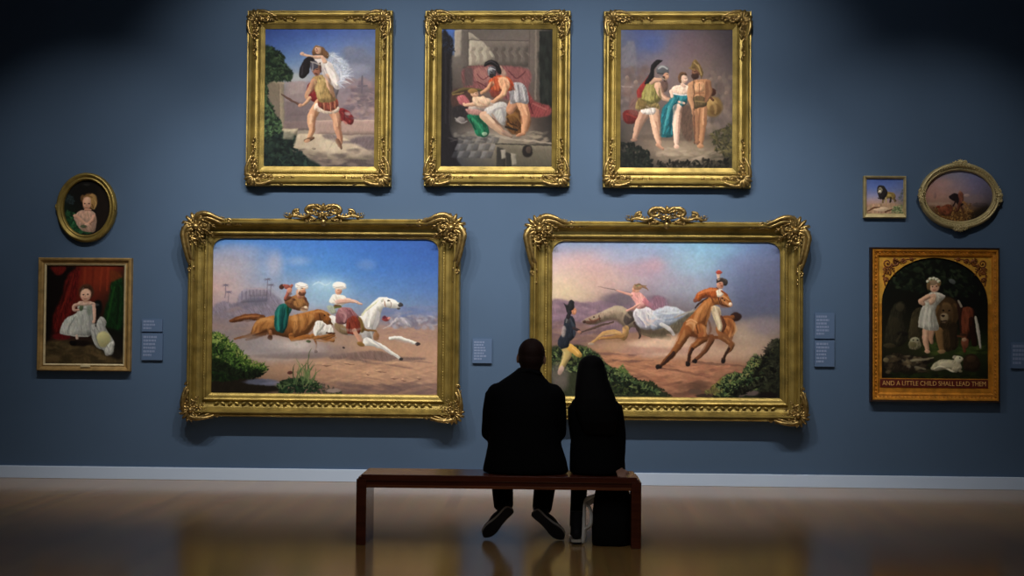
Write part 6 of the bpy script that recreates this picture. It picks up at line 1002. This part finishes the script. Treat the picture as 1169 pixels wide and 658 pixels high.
for s_,e_,h_,k_,a_,sx,hd,hn in ((wsL,weL,whL,wkL,bt[0][1],-1,Vector((.3,1,-.1)),Vector((0,.1,1))),(wsR,weR,whR,wkR,bt[1][1],1,Vector((.1,-1,-.15)),Vector((0,0,1)))):
    hip=wp+Vector((sx*.08,.02,0)); limb(bm,[s_,s_.lerp(e_,.5),e_,e_.lerp(h_,.5),h_],[.044,.04,.034,.03,.023]); limb(bm,[hip,hip.lerp(k_,.5),k_],[.078,.07,.052]); limb(bm,[k_,k_.lerp(a_,.4),a_],[.052,.05,.034]); hand(bm,h_,hd,hn,.9,.3)
fuse('body',bm,SKIN,wom,.0072,3)
for sg in (-1,1):
    bm=bmesh.new(); ell(bm,q(sg*.031,.079,.012),(.011,.009,.008),R); link('eye',bm,EYE,wom)
bm=bmesh.new(); ell(bm,q(0,-.014,.04),(.092,.1,.088),R,18,12); ell(bm,q(0,.0,.085),(.06,.075,.042),R,16,10)
loft(bm,[(V(684,497,YV-.11),.10,.028),(V(683,482,YV-.115),.125,.045),(V(681,468,YV-.10),.142,.06),(V(679.5,455,YV-.075),.136,.075),(V(677.5,444,YV-.05),.122,.08),(V(676,433,YV-.02),.106,.09),(V(675.5,424,YV),.098,.09),(V(675,416,YV+.01),.08,.08)],26)
fuse('hair',bm,HAIRW,wom,.008,4)
bm=bmesh.new()
loft(bm,[(Vector((V(682,541).x,YV,zt+.004)),.185,.16),(V(682,532),.185,.155),(V(681.5,515),.18,.14),(V(681,498),.17,.125),(V(680,480),.172,.125),(V(679.5,467),.175,.118),(V(679,458),.15,.1),(V(678,451),.1,.08),(V(677,446),.06,.06)],30,2.3)
for s_,e_,h_ in ((wsL,weL,whL),(wsR,weR,whR)): limb(bm,[s_,s_.lerp(e_,.5),e_,e_.lerp(h_,.5),e_.lerp(h_,.88)],[.062,.062,.055,.046,.036],14)
fuse('coat',bm,COAT,wom,.011,5)
bm=bmesh.new(); ell(bm,wp+Vector((0,.02,-.005)),(.165,.12,.082),None,18,12)
for k_,a_,sx in ((wkL,bt[0][1],-1),(wkR,bt[1][1],1)):
    hip=wp+Vector((sx*.08,.02,.005)); limb(bm,[hip,hip.lerp(k_,.5),k_],[.082,.078,.066],14); limb(bm,[k_,k_.lerp(a_,.4),a_+Vector((0,0,.02))],[.064,.06,.048],14); ell(bm,k_,(.067,.067,.067),None,16,12)
fuse('leggings',bm,TROU,wom,.011,4)
# -- bag under the bench
bx0,bx1=P(675.5,600,YF+.15).x,P(719.8,600,YF+.15).x
bag=thing('tote_bag','black bag standing on the floor under the right end of the bench','bag',((bx0+bx1)/2,YF+.17,0))
BAG=mat('black_bag',(9,9,10),.85,spec=.15,bump=.2,bscale=90)
bm=bmesh.new(); cxb=(bx0+bx1)/2; hb=(bx1-bx0)/2
loft(bm,[((cxb,YF+.16,.0),hb*.94,.09),((cxb,YF+.16,.012),hb*.98,.095),((cxb,YF+.16,.12),hb,.1),((cxb+.004,YF+.16,.24),hb*.97,.08),((cxb+.006,YF+.16,.33),hb*.9,.045),((cxb+.006,YF+.16,.352),hb*.86,.03)],28,3.2); link('bag_body',bm,BAG,bag)
bm=bmesh.new(); a=P(669,571,YF+.16);b=P(667,590,YF+.13);c=P(666,613,YF+.12);e=P(674,600,YF+.1);g=P(673,580,YF+.13); c.z=.016
sp_=smoothpts([P(681,566,YF+.16),a,b,P(666.5,603,YF+.12),c,P(668,606,YF+.12),e,P(675,588,YF+.12),g,P(671,576,YF+.15),P(680,570,YF+.17)],6,False); tube(bm,sp_,.017,8,flat=.5); link('gap_gleam',bm,GAP_GLEAM,bag)  # added loop, stands for bright floor seen through the gap beside the bag
# ------------------------------------------------------------------ light
def spot(px,py,xoff,power,size,blend=.6,col=(1,.93,.82),z=5.0,yo=2.75,rad=.022):
    tgt=P(px,py,YW); l=bpy.data.lights.new('gallery_spot','SPOT'); l.energy=power; l.color=col; l.spot_size=math.radians(size); l.spot_blend=blend; l.shadow_soft_size=rad
    o=bpy.data.objects.new('gallery_spot',l); COL.objects.link(o); o.location=(tgt.x+xoff,YW-yo,z); o.rotation_euler=(tgt-o.location).to_track_quat('-Z','Y').to_euler(); return o
for px in (365,567,772): spot(px,140,.0,255,74,1)
for px in (370,760):
    for xo in (-.75,.75): spot(px,432,xo,300,70,1)
spot(567,500,0,110,66,1)
spot(105,345,.4,215,66,1); spot(1058,345,-.4,180,66,1)
# added fill spots that brighten the floor near the wall and in front
def down(x,y,power,size,col=(1,.9,.74)):
    l=bpy.data.lights.new('floor_fill','SPOT'); l.energy=power; l.color=col; l.spot_size=math.radians(size); l.spot_blend=1; l.shadow_soft_size=.08
    o=bpy.data.objects.new('floor_fill',l); COL.objects.link(o); o.location=(x,y,5.2)
for x in (-4.4,-2.2,0,2.2,4.4): down(x,YW-1.5,125,40,(1,.97,.88))
for x in (-3.6,-1.2,1.2,3.6): down(x,5.9,58,60)
def wash(x,w,power):
    l=bpy.data.lights.new('added_wall_fill','AREA'); l.shape='RECTANGLE'; l.size=w; l.size_y=.3; l.energy=power; l.color=(.92,.95,1); o=bpy.data.objects.new('added_wall_fill',l); COL.objects.link(o); o.location=(x,YW-2.2,5.3); o.rotation_euler=(Vector((x,YW,3.2))-o.location).to_track_quat('-Z','X').to_euler()
wash(0,9,46)  # added area light, lifts the dark upper corners of the wall
def area(loc,size,power,col):
    l=bpy.data.lights.new('gallery_fill','AREA'); l.shape='RECTANGLE'; l.size,l.size_y=size; l.energy=power; l.color=col; o=bpy.data.objects.new('gallery_fill',l); COL.objects.link(o); o.location=loc; return o
area((0,3.5,5.2),(8,5),14,(1,.86,.7))
w=bpy.data.worlds.new('world'); SC.world=w; w.use_nodes=True; w.node_tree.nodes['Background'].inputs[0].default_value=(.5,.6,.8,1); w.node_tree.nodes['Background'].inputs[1].default_value=.01
